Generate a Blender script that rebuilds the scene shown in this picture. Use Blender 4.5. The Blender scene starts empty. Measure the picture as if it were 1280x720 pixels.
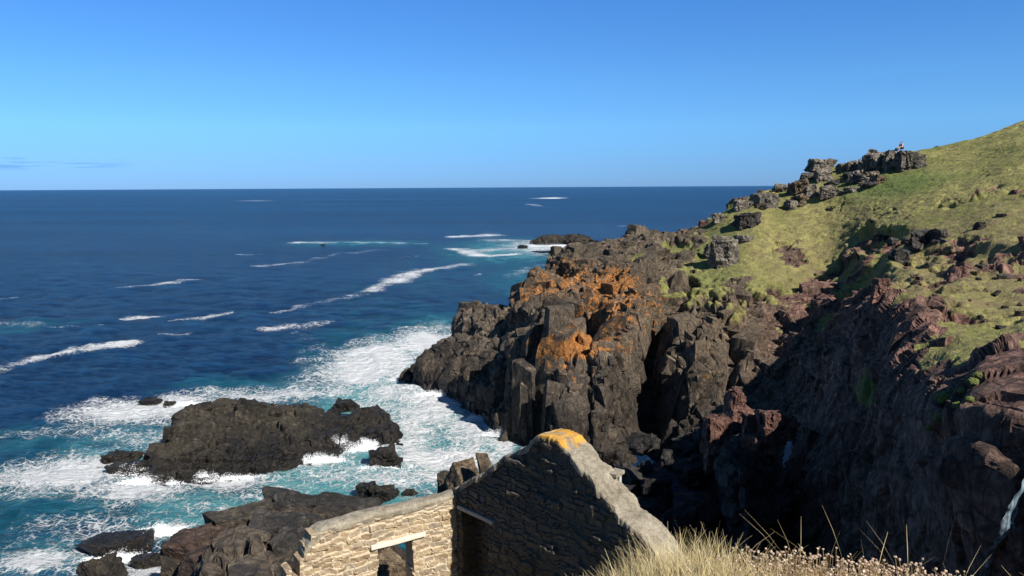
import bpy, math, random
import numpy as np
from mathutils import Vector, Matrix
from mathutils.bvhtree import BVHTree

random.seed(7)
RNG = np.random.default_rng(7)
scene = bpy.context.scene
COL = scene.collection
R = math.radians

# ------------------------------------------------------------------ camera
CAM_H = 24.0
FPX = 961.0            # focal length in 1280-px units
PITCH, ROLL = R(7.47), R(-0.33)
CAM_M = Matrix.Rotation(math.pi / 2 - PITCH, 3, 'X') @ Matrix.Rotation(ROLL, 3, 'Z')
CAM_L = Vector((0, 0, CAM_H))
cam_d = bpy.data.cameras.new('camera')
cam = bpy.data.objects.new('camera', cam_d)
COL.objects.link(cam)
cam.location = CAM_L
cam.rotation_euler = CAM_M.to_euler()
cam_d.sensor_width = 36.0
cam_d.lens = 36.0 * FPX / 1280.0
cam_d.clip_start = 0.1
cam_d.clip_end = 120000
scene.camera = cam


def ray(px, py):
    return (CAM_M @ Vector(((px - 640) / FPX, -(py - 360) / FPX, -1))).normalized()


def at(px, py, Y):
    """survey point: where the sight line through a photo point is Y metres ahead"""
    d = ray(px, py)
    return CAM_L + d * (Y / d.y)


def at_z(px, py, z=0.0):
    d = ray(px, py)
    return CAM_L + d * ((z - CAM_H) / d.z)


# ------------------------------------------------------------------ noise
def hash3(ix, iy, iz, seed=0):
    h = (ix.astype(np.int64) * 374761393 + iy.astype(np.int64) * 668265263 + iz.astype(np.int64) * 2147483647 + seed * 1274126177) & 0xFFFFFFFF
    h = h.astype(np.uint64)
    h ^= h >> np.uint64(15)
    h = (h * np.uint64(2246822519)) & np.uint64(0xFFFFFFFF)
    h ^= h >> np.uint64(13)
    h = (h * np.uint64(3266489917)) & np.uint64(0xFFFFFFFF)
    h ^= h >> np.uint64(16)
    return h.astype(np.float64) / 4294967296.0


def vnoise(p, seed=0):
    i = np.floor(p).astype(np.int64)
    f = p - i
    u = f * f * f * (f * (f * 6 - 15) + 10)
    out = 0
    for dx in (0, 1):
        wx = u[:, 0] if dx else 1 - u[:, 0]
        for dy in (0, 1):
            wy = u[:, 1] if dy else 1 - u[:, 1]
            for dz in (0, 1):
                wz = u[:, 2] if dz else 1 - u[:, 2]
                out = out + wx * wy * wz * hash3(i[:, 0] + dx, i[:, 1] + dy, i[:, 2] + dz, seed)
    return out * 2 - 1


def fbm(p, octv=4, seed=0, gain=.5):
    a, s, t = 1.0, 0, 0
    q = p.copy()
    for k in range(octv):
        s = s + a * vnoise(q, seed + k * 17)
        t += a
        a *= gain
        q = q * 2.03 + 11.7
    return s / t


def voro(p, seed=0, cheb=.75):
    """two nearest cells under a box-like metric (jointed blocks): distances, random ids and offsets of both"""
    i = np.floor(p).astype(np.int64)
    n = len(p)
    f1 = np.full(n, 9.0)
    f2 = np.full(n, 9.0)
    c1 = np.zeros((n, 3), np.int64)
    c2 = np.zeros((n, 3), np.int64)
    v1 = np.zeros((n, 3))
    v2 = np.zeros((n, 3))
    for dx in (-1, 0, 1):
        for dy in (-1, 0, 1):
            for dz in (-1, 0, 1):
                c = np.stack([i[:, 0] + dx, i[:, 1] + dy, i[:, 2] + dz], 1)
                cc = (c[:, 0], c[:, 1], c[:, 2])
                v = p - c - np.stack([hash3(*cc, seed + 1), hash3(*cc, seed + 2), hash3(*cc, seed + 3)], 1)
                av = np.abs(v)
                d = cheb * av.max(1) + (1 - cheb) * np.sqrt((v * v).sum(1))
                m = d < f1
                m2 = (~m) & (d < f2)
                f2 = np.where(m, f1, np.where(m2, d, f2))
                c2[m] = c1[m]
                v2[m] = v1[m]
                c2[m2] = c[m2]
                v2[m2] = v[m2]
                f1 = np.where(m, d, f1)
                c1[m] = c[m]
                v1[m] = v[m]
    ids = []
    for c in (c1, c2):
        ids.append(np.stack([hash3(c[:, 0], c[:, 1], c[:, 2], seed + 10 + k) for k in range(5)], 1))
    return f1, f2, ids[0], ids[1], v1, v2


def sstep(a, b, x):
    t = np.clip((x - a) / (b - a), 0, 1)
    return t * t * (3 - 2 * t)


def blocks(P, s, an=(1, 1, 1), seed=0, warp=.12, tilt=1.0, bevel=.10):
    """jointed blocks, each with its own set-back and tilted flat face, meeting in narrow chamfers:
    offset about -1..1, narrow joint mask, per-block random"""
    a = R(17 + (seed * 23) % 60)
    q = P @ np.array([[math.cos(a), math.sin(a), 0], [-math.sin(a), math.cos(a), .18], [0, -.18, 1]])
    q = q / s / np.array(an)
    q = q + warp * np.stack([vnoise(q * .9 + 5, seed + 91), vnoise(q * .9 + 15, seed + 92), vnoise(q * .9 + 25, seed + 93)], 1)
    f1, f2, ra, rb, va, vb = voro(q, seed)
    da = (ra[:, 0] - .5) * 1.3 + tilt * (va * (ra[:, 1:4] - .5)).sum(1) * 2
    db = (rb[:, 0] - .5) * 1.3 + tilt * (vb * (rb[:, 1:4] - .5)).sum(1) * 2
    k = .5 + .5 * sstep(0, bevel, f2 - f1)
    d = da * k + db * (1 - k)
    crack = 1 - sstep(0.0, .045, f2 - f1)
    return d, crack, ra[:, 4]


# ------------------------------------------------------------------ mesh helpers
def mesh_obj(name, V, F, mat=None, parent=None, smooth=False, attrs=None):
    me = bpy.data.meshes.new(name)
    V = np.asarray(V, dtype=np.float32)
    if isinstance(F, np.ndarray):
        k = F.shape[1]
        me.vertices.add(len(V))
        me.vertices.foreach_set('co', V.ravel())
        me.loops.add(F.size)
        me.loops.foreach_set('vertex_index', F.ravel().astype(np.int32))
        me.polygons.add(len(F))
        me.polygons.foreach_set('loop_start', np.arange(0, F.size, k, dtype=np.int32))
        me.update(calc_edges=True)
    else:
        me.from_pydata([tuple(map(float, v)) for v in V], [], F)
        me.update()
    if smooth:
        me.polygons.foreach_set('use_smooth', np.ones(len(me.polygons), dtype=bool))
    else:
        me.polygons.foreach_set('use_smooth', np.zeros(len(me.polygons), dtype=bool))
    for k, a in (attrs or {}).items():
        at_ = me.attributes.new(k, 'FLOAT', 'POINT')
        at_.data.foreach_set('value', np.asarray(a, dtype=np.float32))
    me.validate()
    o = bpy.data.objects.new(name, me)
    COL.objects.link(o)
    if mat:
        me.materials.append(mat)
    if parent:
        o.parent = parent
    return o


def tag(o, label=None, cat=None, group=None, kind=None):
    if label: o['label'] = label
    if cat: o['category'] = cat
    if group: o['group'] = group
    if kind: o['kind'] = kind
    return o


def empty(name, loc, rz=0):
    o = bpy.data.objects.new(name, None)
    COL.objects.link(o)
    o.location = loc
    o.rotation_euler = (0, 0, rz)
    return o


def grid_faces(nu, nv):
    a = np.arange(nu * nv).reshape(nu, nv)
    return np.stack([a[:-1, :-1].ravel(), a[1:, :-1].ravel(), a[1:, 1:].ravel(), a[:-1, 1:].ravel()], 1)


def grid_normals(P):
    du = np.gradient(P, axis=0)
    dv = np.gradient(P, axis=1)
    n = np.cross(du, dv)
    return n / np.maximum(np.linalg.norm(n, axis=2, keepdims=True), 1e-9)


def resample(C, counts):
    """Catmull-Rom along axis 0, counts[i] samples in span i"""
    n = len(C)
    out = []
    E = np.concatenate([2 * C[:1] - C[1:2], C, 2 * C[-1:] - C[-2:-1]], 0)
    for i in range(n - 1):
        p0, p1, p2, p3 = E[i], E[i + 1], E[i + 2], E[i + 3]
        m = counts[i]
        for k in range(m):
            t = k / m
            out.append(.5 * (2 * p1 + (p2 - p0) * t + (2 * p0 - 5 * p1 + 4 * p2 - p3) * t * t + (3 * p1 - p0 - 3 * p2 + p3) * t ** 3))
    out.append(C[-1])
    return np.array(out)


def loft(sections, res):
    """sections: (ns, nk, c) control points -> dense grid with about res metres between vertices"""
    C = np.array(sections, dtype=float)
    du = np.linalg.norm(np.diff(C[:, :, :3], axis=0), axis=2)
    cu = [max(2, int(math.ceil(np.percentile(x, 75) / res))) for x in du]
    C = resample(C, cu)
    C = C.transpose(1, 0, 2)
    dv = np.linalg.norm(np.diff(C[:, :, :3], axis=0), axis=2)
    cv = [max(2, int(math.ceil(np.percentile(x, 80) / res))) for x in dv]
    C = resample(C, cv)
    return C.transpose(1, 0, 2)


# ------------------------------------------------------------------ node helpers
class NT:
    def __init__(s, name):
        s.m = bpy.data.materials.new(name)
        s.m.use_nodes = True
        s.t = s.m.node_tree
        s.n = s.t.nodes
        s.b = s.n['Principled BSDF']
        s.out = s.n['Material Output']

    def L(s, a, b):
        s.t.links.new(a, b)

    def N(s, typ, **kw):
        x = s.n.new(typ)
        for k, v in kw.items():
            setattr(x, k, v)
        return x

    def put(s, sock, v):
        if hasattr(v, 'links'):
            s.L(v, sock)
        elif v is not None:
            sock.default_value = v

    def attr(s, name):
        x = s.N('ShaderNodeAttribute')
        x.attribute_name = name
        return x.outputs['Fac']

    def pos(s):
        return s.N('ShaderNodeNewGeometry').outputs['Position']

    def obj(s):
        return s.N('ShaderNodeTexCoord').outputs['Object']

    def mapping(s, v, scale=(1, 1, 1), rot=(0, 0, 0)):
        x = s.N('ShaderNodeMapping')
        s.L(v, x.inputs['Vector'])
        x.inputs['Scale'].default_value = scale
        x.inputs['Rotation'].default_value = rot
        return x.outputs[0]

    def noise(s, v, scale, detail=4, rough=.55, dist=0.0):
        x = s.N('ShaderNodeTexNoise')
        s.L(v, x.inputs['Vector'])
        x.inputs['Scale'].default_value = scale
        x.inputs['Detail'].default_value = detail
        x.inputs['Roughness'].default_value = rough
        x.inputs['Distortion'].default_value = dist
        return x.outputs['Fac']

    def noisec(s, v, scale, detail=3):
        x = s.N('ShaderNodeTexNoise')
        s.L(v, x.inputs['Vector'])
        x.inputs['Scale'].default_value = scale
        x.inputs['Detail'].default_value = detail
        return x.outputs['Color']

    def voron(s, v, scale, feature='F1', out='Distance'):
        x = s.N('ShaderNodeTexVoronoi', feature=feature)
        s.L(v, x.inputs['Vector'])
        x.inputs['Scale'].default_value = scale
        return x.outputs[out]

    def math(s, op, a, b=None, c=None, clamp=False):
        x = s.N('ShaderNodeMath', operation=op)
        x.use_clamp = clamp
        s.put(x.inputs[0], a)
        if b is not None: s.put(x.inputs[1], b)
        if c is not None: s.put(x.inputs[2], c)
        return x.outputs[0]

    def mr(s, v, a, b, c=0.0, d=1.0, smooth=True):
        x = s.N('ShaderNodeMapRange')
        x.interpolation_type = 'SMOOTHSTEP' if smooth else 'LINEAR'
        s.put(x.inputs['Value'], v)
        s.put(x.inputs['From Min'], a)
        s.put(x.inputs['From Max'], b)
        s.put(x.inputs['To Min'], c)
        s.put(x.inputs['To Max'], d)
        return x.outputs[0]

    def mix(s, f, a, b):
        x = s.N('ShaderNodeMix', data_type='RGBA')
        s.put(x.inputs['Factor'], f)
        for sock, v in ((x.inputs[6], a), (x.inputs[7], b)):
            if isinstance(v, tuple): v = (*v[:3], 1.0)
            s.put(sock, v)
        return x.outputs[2]

    def mul(s, a, b):
        x = s.N('ShaderNodeMix', data_type='RGBA', blend_type='MULTIPLY')
        x.inputs['Factor'].default_value = 1
        for sock, v in ((x.inputs[6], a), (x.inputs[7], b)):
            if isinstance(v, tuple): v = (*v[:3], 1.0)
            s.put(sock, v)
        return x.outputs[2]

    def vadd(s, a, b, k=1.0):
        x = s.N('ShaderNodeVectorMath', operation='MULTIPLY_ADD')
        s.put(x.inputs[0], b)
        x.inputs[1].default_value = (k, k, k)
        s.put(x.inputs[2], a)
        return x.outputs[0]

    def bump(s, h, dist, strength=1.0, normal=None):
        x = s.N('ShaderNodeBump')
        s.put(x.inputs['Height'], h)
        s.put(x.inputs['Distance'], dist)
        s.put(x.inputs['Strength'], strength)
        if normal is not None: s.L(normal, x.inputs['Normal'])
        return x.outputs[0]

    def done(s, color=None, rough=None, normal=None, spec=None):
        if color is not None: s.put(s.b.inputs['Base Color'], (*color, 1) if isinstance(color, tuple) else color)
        if rough is not None: s.put(s.b.inputs['Roughness'], rough)
        if normal is not None: s.L(normal, s.b.inputs['Normal'])
        if spec is not None: s.put(s.b.inputs['Specular IOR Level'], spec)
        return s.m


# ------------------------------------------------------------------ materials
def rock_material(name, dark=(.036, .030, .025), mid=(.135, .110, .085), pale=(.26, .21, .155), terrain=False):
    t = NT(name)
    p = t.pos()
    wp = t.vadd(p, t.noisec(p, .35), .9)
    n1 = t.noise(wp, .22, 5, .6)
    n2 = t.noise(wp, 1.7, 6, .65)
    n3 = t.noise(p, 9.0, 4, .6)
    col = t.mix(t.mr(n1, .35, .68), dark, mid)
    col = t.mix(t.mr(n2, .5, .78), col, pale)
    col = t.mix(t.mr(n3, .48, .72, 0, .6), col, dark)
    blk = t.attr('blk')
    col = t.mul(col, t.mix(blk, (.62, .62, .64), (1.35, 1.3, 1.22)))
    if terrain:
        red = t.math('MULTIPLY', t.attr('red'), t.mr(t.noise(wp, .5, 4), .33, .6, .6, 1))
        rc = t.mix(t.mr(n2, .35, .7), (.085, .042, .033), (.31, .165, .122))
        rc = t.mul(rc, t.mix(blk, (.7, .7, .7), (1.3, 1.3, 1.3)))
        col = t.mix(red, col, rc)
        brn = t.math('MULTIPLY', t.attr('brown'), t.mr(n2, .3, .62, .2, .95))
        col = t.mix(brn, col, t.mix(t.mr(n3, .35, .65), (.075, .055, .034), (.17, .125, .075)))
        # orange lichen crust in patches, stronger on the ledges
        lm = t.math('ADD', t.attr('lichen'), t.math('MULTIPLY', t.math('SUBTRACT', t.noise(wp, 1.25, 8, .78), .5), 2.3))
        lm = t.mr(lm, .46, .60, 0, .92)
        lc = t.mix(t.mr(n3, .35, .65), (.20, .080, .022), (.48, .20, .045))
        col = t.mix(lm, col, lc)
    sep = t.N('ShaderNodeSeparateXYZ')
    t.L(p, sep.inputs[0])
    zw = t.math('ADD', sep.outputs['Z'], t.math('MULTIPLY', t.math('SUBTRACT', n1, .5), 3.0))
    zone = t.mr(zw, 1.5, 8.5, 1, 0)
    if terrain: zone = t.math('MULTIPLY', zone, t.math('SUBTRACT', 1.0, t.attr('red')))
    col = t.mul(col, t.mix(zone, (1, 1, 1), (.50, .49, .48)))
    wet = t.mr(zw, .3, 2.6, 1, 0)
    col = t.mul(col, t.mix(wet, (1, 1, 1), (.45, .44, .44)))
    rough = t.mr(wet, 0, 1, .9, .30, smooth=False)
    # joints and grain
    jr = t.voron(t.mapping(wp, (1, 1, .6)), .9, 'DISTANCE_TO_EDGE')
    n4 = t.noise(t.mapping(p, (1, 1, .45)), 3.2, 8, .75)
    jr2 = t.voron(t.mapping(t.vadd(p, t.noisec(p, .8, 5), 1.2), (1, 1, .5)), 1.9, 'DISTANCE_TO_EDGE')
    jj = t.math('MULTIPLY', t.mr(jr, 0, .05), t.mr(jr2, 0, .06, .35, 1))
    col = t.mul(col, t.mix(jj, (.42, .40, .38), (1, 1, 1)))
    col = t.mul(col, t.mix(t.mr(n4, .3, .7), (.48, .47, .46), (1.45, 1.45, 1.45)))
    h = t.math('ADD', t.math('MULTIPLY', jj, .15), t.math('ADD', t.math('MULTIPLY', n4, 1.1), t.math('MULTIPLY', n3, .2)))
    nb = t.bump(h, .22, .9)
    if terrain:
        g = t.attr('grass')
        gm = t.math('ADD', g, t.math('MULTIPLY', t.math('SUBTRACT', t.noise(wp, 1.4, 6, .7), .5), .9))
        gm = t.mr(gm, .40, .58)
        ga = t.noise(p, .12, 4, .6)
        gb = t.noise(t.mapping(p, (1, 1, 2.0)), .9, 6, .75)
        gc = t.noise(p, 5.0, 4, .7)
        gcol = t.mix(t.mr(ga, .36, .62), (.20, .215, .046), (.37, .335, .105))
        gcol = t.mix(t.mr(gb, .40, .66), gcol, (.17, .135, .06))
        gcol = t.mix(t.mr(gc, .40, .66, 0, .75), gcol, (.075, .08, .026))
        gcol = t.mix(t.mr(t.noise(p, .45, 7, .8), .52, .68, 0, .8), gcol, (.33, .29, .11))
        gcol = t.mix(t.math('MULTIPLY', t.attr('lush'), t.mr(gc, .3, .6, .9, .5)), gcol, (.055, .125, .02))
        gcol = t.mix(t.math('MULTIPLY', t.attr('dry'), t.mr(gb, .3, .6, .3, .9)), gcol, t.mix(gc, (.11, .08, .045), (.22, .17, .085)))
        col = t.mix(gm, col, gcol)
        rough = t.mr(gm, 0, 1, rough, .95, smooth=False)
        gh = t.math('ADD', t.math('MULTIPLY', gb, .5), t.math('MULTIPLY', gc, .5))
        nb2 = t.bump(gh, .4, 1.0)
        mx = t.N('ShaderNodeMix', data_type='VECTOR')
        t.L(gm, mx.inputs['Factor'])
        t.L(nb, mx.inputs[4])
        t.L(nb2, mx.inputs[5])
        nb = mx.outputs[1]
    return t.done(col, rough, nb, .35)


M_LAND = rock_material('cliff_rock_and_turf', terrain=True)
M_SEAROCK = rock_material('wet_black_rock', (.028, .025, .020), (.095, .082, .060), (.21, .175, .125))
M_GREYROCK = rock_material('grey_slab_rock', (.030, .028, .027), (.075, .068, .062), (.14, .13, .12))
M_BROWNROCK = rock_material('brown_slab_rock', (.05, .032, .026), (.105, .068, .052), (.17, .12, .09))
M_REDROCK = rock_material('pink_red_rock', (.09, .045, .034), (.20, .105, .082), (.28, .17, .13))
M_HILLROCK = rock_material('lichened_hilltop_rock', (.10, .09, .075), (.23, .205, .165), (.38, .34, .25))
M_TANROCK = rock_material('tan_rock', (.10, .072, .045), (.19, .14, .085), (.28, .22, .14))


def sea_material():
    t = NT('sea_water')
    p = t.pos()
    foam = t.attr('foam')
    turq = t.attr('turq')
    wp = t.vadd(p, t.noisec(t.mapping(p, (.30, .30, .3)), 1.0), 3.2)
    wp2 = t.vadd(p, t.noisec(p, .9, 5), 1.5)
    big = t.noise(t.mapping(p, (.9, 1, 1)), .20, 7, .66)
    fine = t.noise(wp2, 2.0, 7, .74)
    l1 = t.voron(wp2, .75, 'DISTANCE_TO_EDGE')
    l2 = t.voron(t.vadd(p, t.noisec(p, 2.4, 4), .6), 2.1, 'DISTANCE_TO_EDGE')
    lace = t.math('MAXIMUM', t.mr(l1, .0, .10, 1, 0), t.mr(l2, .0, .13, .85, 0))
    lace = t.math('MULTIPLY', lace, t.mr(fine, .30, .62, .25, 1))
    m = t.math('ADD', foam, t.math('MULTIPLY', t.math('SUBTRACT', big, .5), 1.25))
    m = t.math('ADD', m, t.math('MULTIPLY', t.math('SUBTRACT', fine, .5), .62))
    lw = t.math('MULTIPLY', t.mr(foam, .05, .35), .50)
    m = t.math('ADD', m, t.math('MULTIPLY', t.math('SUBTRACT', lace, .24), lw))
    gate = t.mr(foam, .02, .14)
    fm = t.math('MULTIPLY', t.mr(m, .36, .80), gate)
    # deep water -> aerated turquoise water
    tq = t.math('ADD', turq, t.math('MULTIPLY', t.math('SUBTRACT', t.noise(wp, .22, 5, .6), .5), .9))
    deep = t.mix(t.mr(t.noise(t.mapping(p, (.010, .05, 1)), 1.0, 10, .80), .30, .70), (.0032, .034, .108), (.007, .054, .140))  # wind-roughened streaks put into the base colour in place of wave shading
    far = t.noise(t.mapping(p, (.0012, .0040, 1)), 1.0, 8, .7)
    deep = t.mul(deep, t.mix(t.mr(far, .38, .62), (.72, .74, .78), (1.3, 1.25, 1.2)))  # broader far wind patches, painted into the water colour too
    cap = t.noise(t.mapping(t.vadd(p, t.noisec(p, .05, 2), 6.0), (.10, .32, 1)), 1.0, 6, .72)
    fm = t.math('MAXIMUM', fm, t.mr(cap, .735, .80, 0, .8))
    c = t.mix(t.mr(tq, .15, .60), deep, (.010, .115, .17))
    c = t.mix(t.mr(tq, .50, 1.05), c, (.13, .43, .46))
    c = t.mix(fm, c, (.88, .90, .91))
    w1 = t.noise(t.mapping(p, (.5, 1, 1), (0, 0, .35)), 1.0, 7, .72)
    w2 = t.noise(t.mapping(p, (.6, 1, 1), (0, 0, -.3)), 2.6, 4, .6)
    w3 = t.noise(t.mapping(p, (.05, .14, 1), (0, 0, .15)), 1.0, 5, .65)
    h = t.math('ADD', t.math('MULTIPLY', w1, 1.5), t.math('ADD', t.math('MULTIPLY', w2, .45), t.math('MULTIPLY', w3, .55)))
    w4 = t.noise(t.mapping(p, (.16, .5, 1), (0, 0, .2)), 1.0, 4, .6)
    h = t.math('ADD', h, t.math('MULTIPLY', w4, 1.3))
    h = t.math('ADD', h, t.math('MULTIPLY', fm, .18))
    nb = t.bump(h, 1.3, 1.0)
    rough = t.mr(fm, 0, 1, .16, .75)
    fr = t.N('ShaderNodeFresnel')
    fr.inputs['IOR'].default_value = 1.33
    t.L(nb, fr.inputs['Normal'])
    gl_ = t.N('ShaderNodeBsdfGlossy')
    t.L(nb, gl_.inputs['Normal'])
    gl_.inputs['Roughness'].default_value = .14
    mx = t.N('ShaderNodeMixShader')
    ff = t.math('MULTIPLY', t.math('MINIMUM', fr.outputs[0], .29), t.math('SUBTRACT', 1.0, fm))
    t.L(ff, mx.inputs[0])
    t.L(t.b.outputs[0], mx.inputs[1])
    t.L(gl_.outputs[0], mx.inputs[2])
    t.L(mx.outputs[0], t.out.inputs['Surface'])
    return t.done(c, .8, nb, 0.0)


def stone_material(name, cols, mortar, rough=.9):
    t = NT(name)
    p = t.obj()
    r = t.attr('stone')
    mo = t.attr('mortar')
    x = t.N('ShaderNodeValToRGB')
    t.L(r, x.inputs[0])
    e = x.color_ramp.elements
    while len(e) < len(cols):
        e.new(.5)
    for i, c in enumerate(cols):
        e[i].position = i / (len(cols) - 1)
        e[i].color = (*c, 1)
    n1 = t.noise(p, 4, 6, .65)
    n2 = t.noise(p, 22, 5, .65)
    n0 = t.noise(p, .7, 4, .6)
    c = t.mul(x.outputs[0], t.mix(n1, (.62, .60, .58), (1.35, 1.36, 1.36)))
    c = t.mul(c, t.mix(t.mr(n0, .3, .7), (.85, .82, .78), (1.1, 1.1, 1.1)))
    c = t.mul(c, t.mix(t.mr(n2, .3, .75), (.75, .74, .72), (1.15, 1.15, 1.15)))
    c = t.mix(mo, c, t.mul(mortar, t.mix(n2, (.6, .6, .6), (1.3, 1.3, 1.3))))
    h = t.math('ADD', t.math('MULTIPLY', n1, .5), t.math('MULTIPLY', n2, .4))
    return t.done(c, rough, t.bump(h, .03, .9), .25)


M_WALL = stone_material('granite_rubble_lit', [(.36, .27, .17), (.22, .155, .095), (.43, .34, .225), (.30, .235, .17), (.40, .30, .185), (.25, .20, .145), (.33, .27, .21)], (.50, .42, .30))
M_GABLE = stone_material('granite_rubble_shaded', [(.075, .066, .055), (.11, .09, .066), (.09, .08, .07), (.16, .12, .078), (.08, .07, .06), (.13, .11, .09)], (.09, .08, .066))  # same granite darkened: the gable's shade is put into stone and mortar colours


def concrete_material():
    t = NT('weathered_concrete')
    p = t.obj()
    n1 = t.noise(p, 1.6, 6, .65)
    n2 = t.noise(p, 14, 6, .7)
    n3 = t.noise(p, 60, 3, .6)
    c = t.mix(t.mr(n1, .3, .7), (.24, .205, .150), (.37, .325, .25))
    c = t.mix(t.mr(n2, .5, .75, 0, .7), c, (.16, .15, .125))
    c = t.mul(c, t.mix(t.mr(n3, .3, .7), (.62, .62, .62), (1.3, 1.3, 1.3)))
    c = t.mul(c, t.mix(t.mr(t.noise(p, 5, 8, .8), .34, .62), (.60, .58, .55), (1.12, 1.12, 1.12)))
    lm = t.math('ADD', t.attr('lichen'), t.math('MULTIPLY', t.math('SUBTRACT', t.noise(p, 3.2, 6, .7), .5), 1.3))
    c = t.mix(t.mr(lm, .42, .66, 0, .95), c, t.mix(t.mr(n2, .35, .65), (.50, .22, .018), (.66, .36, .05)))
    h = t.math('ADD', t.math('MULTIPLY', n2, .6), t.math('MULTIPLY', n3, .3))
    return t.done(c, .92, t.bump(h, .06, 1.0), .25)


M_CONC = concrete_material()


def plain(name, col, rough=.8, var=.3, scale=12):
    t = NT(name)
    n = t.noise(t.obj(), scale, 5, .6)
    c = t.mix(n, tuple(x * (1 - var) for x in col), tuple(min(1, x * (1 + var)) for x in col))
    return t.done(c, rough, t.bump(n, .01, .4), .3)


M_LINTEL = plain('bleached_timber', (.62, .56, .46), .8, .25, 9)
M_GREYLINTEL = plain('grey_stone_lintel', (.30, .28, .26), .85, .25, 9)
M_IRON = plain('grey_iron', (.42, .41, .39), .6, .2, 20)

# ------------------------------------------------------------------ jointed blocks
def cube_grid(n):
    """unit cube surface with n x n quads a side, shared corners"""
    idx, V, Fc = {}, [], []
    def vid(p):
        k = tuple(p)
        if k not in idx:
            idx[k] = len(V)
            V.append(p)
        return idx[k]
    for ax in range(3):
        for sd in (0, n):
            for i in range(n):
                for j in range(n):
                    q = []
                    for a, b in ((0, 0), (1, 0), (1, 1), (0, 1)):
                        p = [0, 0, 0]
                        p[ax] = sd
                        p[(ax + 1) % 3] = i + a
                        p[(ax + 2) % 3] = j + b
                        q.append(vid(p))
                    Fc.append(q if sd else q[::-1])
    return np.array(V, float) / n * 2 - 1, np.array(Fc)


def block_shapes(B, n, rg, skew=.28, chips=5, chip=(.78, 1.12)):
    """B angular blocks, unit size: skewed hexahedra with corners and edges knocked off by flat planes"""
    T, Fc = cube_grid(n)
    w = np.stack([np.where(c[None, :] > 0, (1 + T) / 2, (1 - T) / 2).prod(1) for c in np.array([(a, b, c) for a in (-1, 1) for b in (-1, 1) for c in (-1, 1)])], 1)
    corners = np.array([(a, b, c) for a in (-1, 1) for b in (-1, 1) for c in (-1, 1)], float)
    Cn = corners[None] + rg.uniform(-skew, skew, (B, 8, 3)) - skew * .3 * corners[None]
    V = np.einsum('vk,bkc->bvc', w, Cn)
    for k in range(chips):
        nrm = rg.normal(0, 1, (B, 3))
        nrm /= np.linalg.norm(nrm, axis=1, keepdims=True)
        d = np.einsum('bvc,bc->bv', V, nrm)
        h = rg.uniform(*chip, B)
        ex = np.maximum(d - h[:, None], 0)
        V = V - ex[:, :, None] * nrm[:, None, :]
    return V, Fc


def clad(P, N, weight, count, smin, smax, seed, aspect=(1.0, .9, 1.35), yaw=R(20), dyaw=.22, tilt=.14, out=.10, n=6, power=2.2, dip=0.0):
    """blocks set into a surface: returns vertices, quads, per-vertex random and source index"""
    rg = np.random.default_rng(seed)
    pick = rg.choice(len(P), count, p=weight / weight.sum())
    u = rg.random(count)
    sz = (smin ** -power + u * (smax ** -power - smin ** -power)) ** (-1 / power)
    V, Fc = block_shapes(count, n, rg)
    S = sz[:, None] * np.array(aspect)[None] * rg.uniform(.7, 1.35, (count, 3)) * .5
    V = V * S[:, None, :]
    for ax, ang in ((0, rg.normal(dip, tilt, count)), (1, rg.normal(0, tilt, count)), (2, yaw + rg.normal(0, dyaw, count) + (rg.random(count) < .3) * .8)):
        c, s_ = np.cos(ang)[:, None], np.sin(ang)[:, None]
        a, b = [(1, 2), (2, 0), (0, 1)][ax]
        va, vb = V[:, :, a].copy(), V[:, :, b].copy()
        V[:, :, a] = va * c - vb * s_
        V[:, :, b] = va * s_ + vb * c
    # sink so that a share of the block stands proud of the surface
    Nn = N[pick]
    ext = np.einsum('bvc,bc->bv', V, Nn).max(1)
    off = -ext + sz * out * rg.uniform(.3, 2.6, count)
    V = V + (P[pick] + Nn * off[:, None])[:, None, :]
    m = V.shape[1]
    Vf = V.reshape(-1, 3)
    Vf = Vf + .035 * np.repeat(np.sqrt(sz), m)[:, None] * np.stack([vnoise(Vf * 1.9 + 3, 5), vnoise(Vf * 1.9 + 31, 6), vnoise(Vf * 1.9 + 57, 7)], 1)
    FF = (Fc[None] + (np.arange(count) * m)[:, None, None]).reshape(-1, 4)
    return Vf, FF, np.repeat(rg.random(count), m), np.repeat(pick, m)


# ------------------------------------------------------------------ headland (lofted from surveyed sections)
def sec(foot, pts, back):
    """foot/back: world xyz lists; pts: (px, py, Y, grass)"""
    out = [(*f, 0.0) for f in foot]
    for px, py, Y, g in pts:
        v = at(px, py, Y)
        out.append((v.x, v.y, v.z, g))
    out += [(*b, .6) for b in back]
    return out


def back_of(px, py, Y, d1=(3, 6, -2.0), d2=(10, 22, -40)):
    v = at(px, py, Y)
    return [(v.x + d1[0], v.y + d1[1], v.z + d1[2]), (v.x + d2[0], v.y + d2[1], max(-4, v.z + d2[2]) if d2[2] < -20 else v.z + d2[2])]


SECS = []
SECS.append(sec([(-15.5, 96, -4)], [(508, 474, 94, 0), (509, 468, 95, 0), (510, 463, 95.5, 0), (511, 459, 96, 0), (512, 456, 96.5, 0), (513, 455, 97, 0), (514, 455, 97.5, 0), (515, 456, 98, 0)], [(-13, 101, -1), (-13, 106, -4)]))
SECS.append(sec([(-11.5, 87, -4)], [(535, 484, 90, 0), (533, 472, 90.5, 0), (530, 462, 91, 0), (532, 452, 92, 0), (538, 440, 93.5, 0), (543, 432, 95, 0), (547, 424, 97, 0), (550, 421, 99, 0)], [(-9, 103, 1), (-9, 112, -4)]))
SECS.append(sec([(-8, 83, -4)], [(560, 488, 88, 0), (558, 474, 88.5, 0), (562, 455, 89.5, 0), (566, 435, 91, 0), (570, 415, 93, 0), (574, 398, 95, 0), (579, 385, 97, 0), (586, 378, 99, 0)], [(-5, 106, 1), (-5, 116, -4)]))
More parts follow.
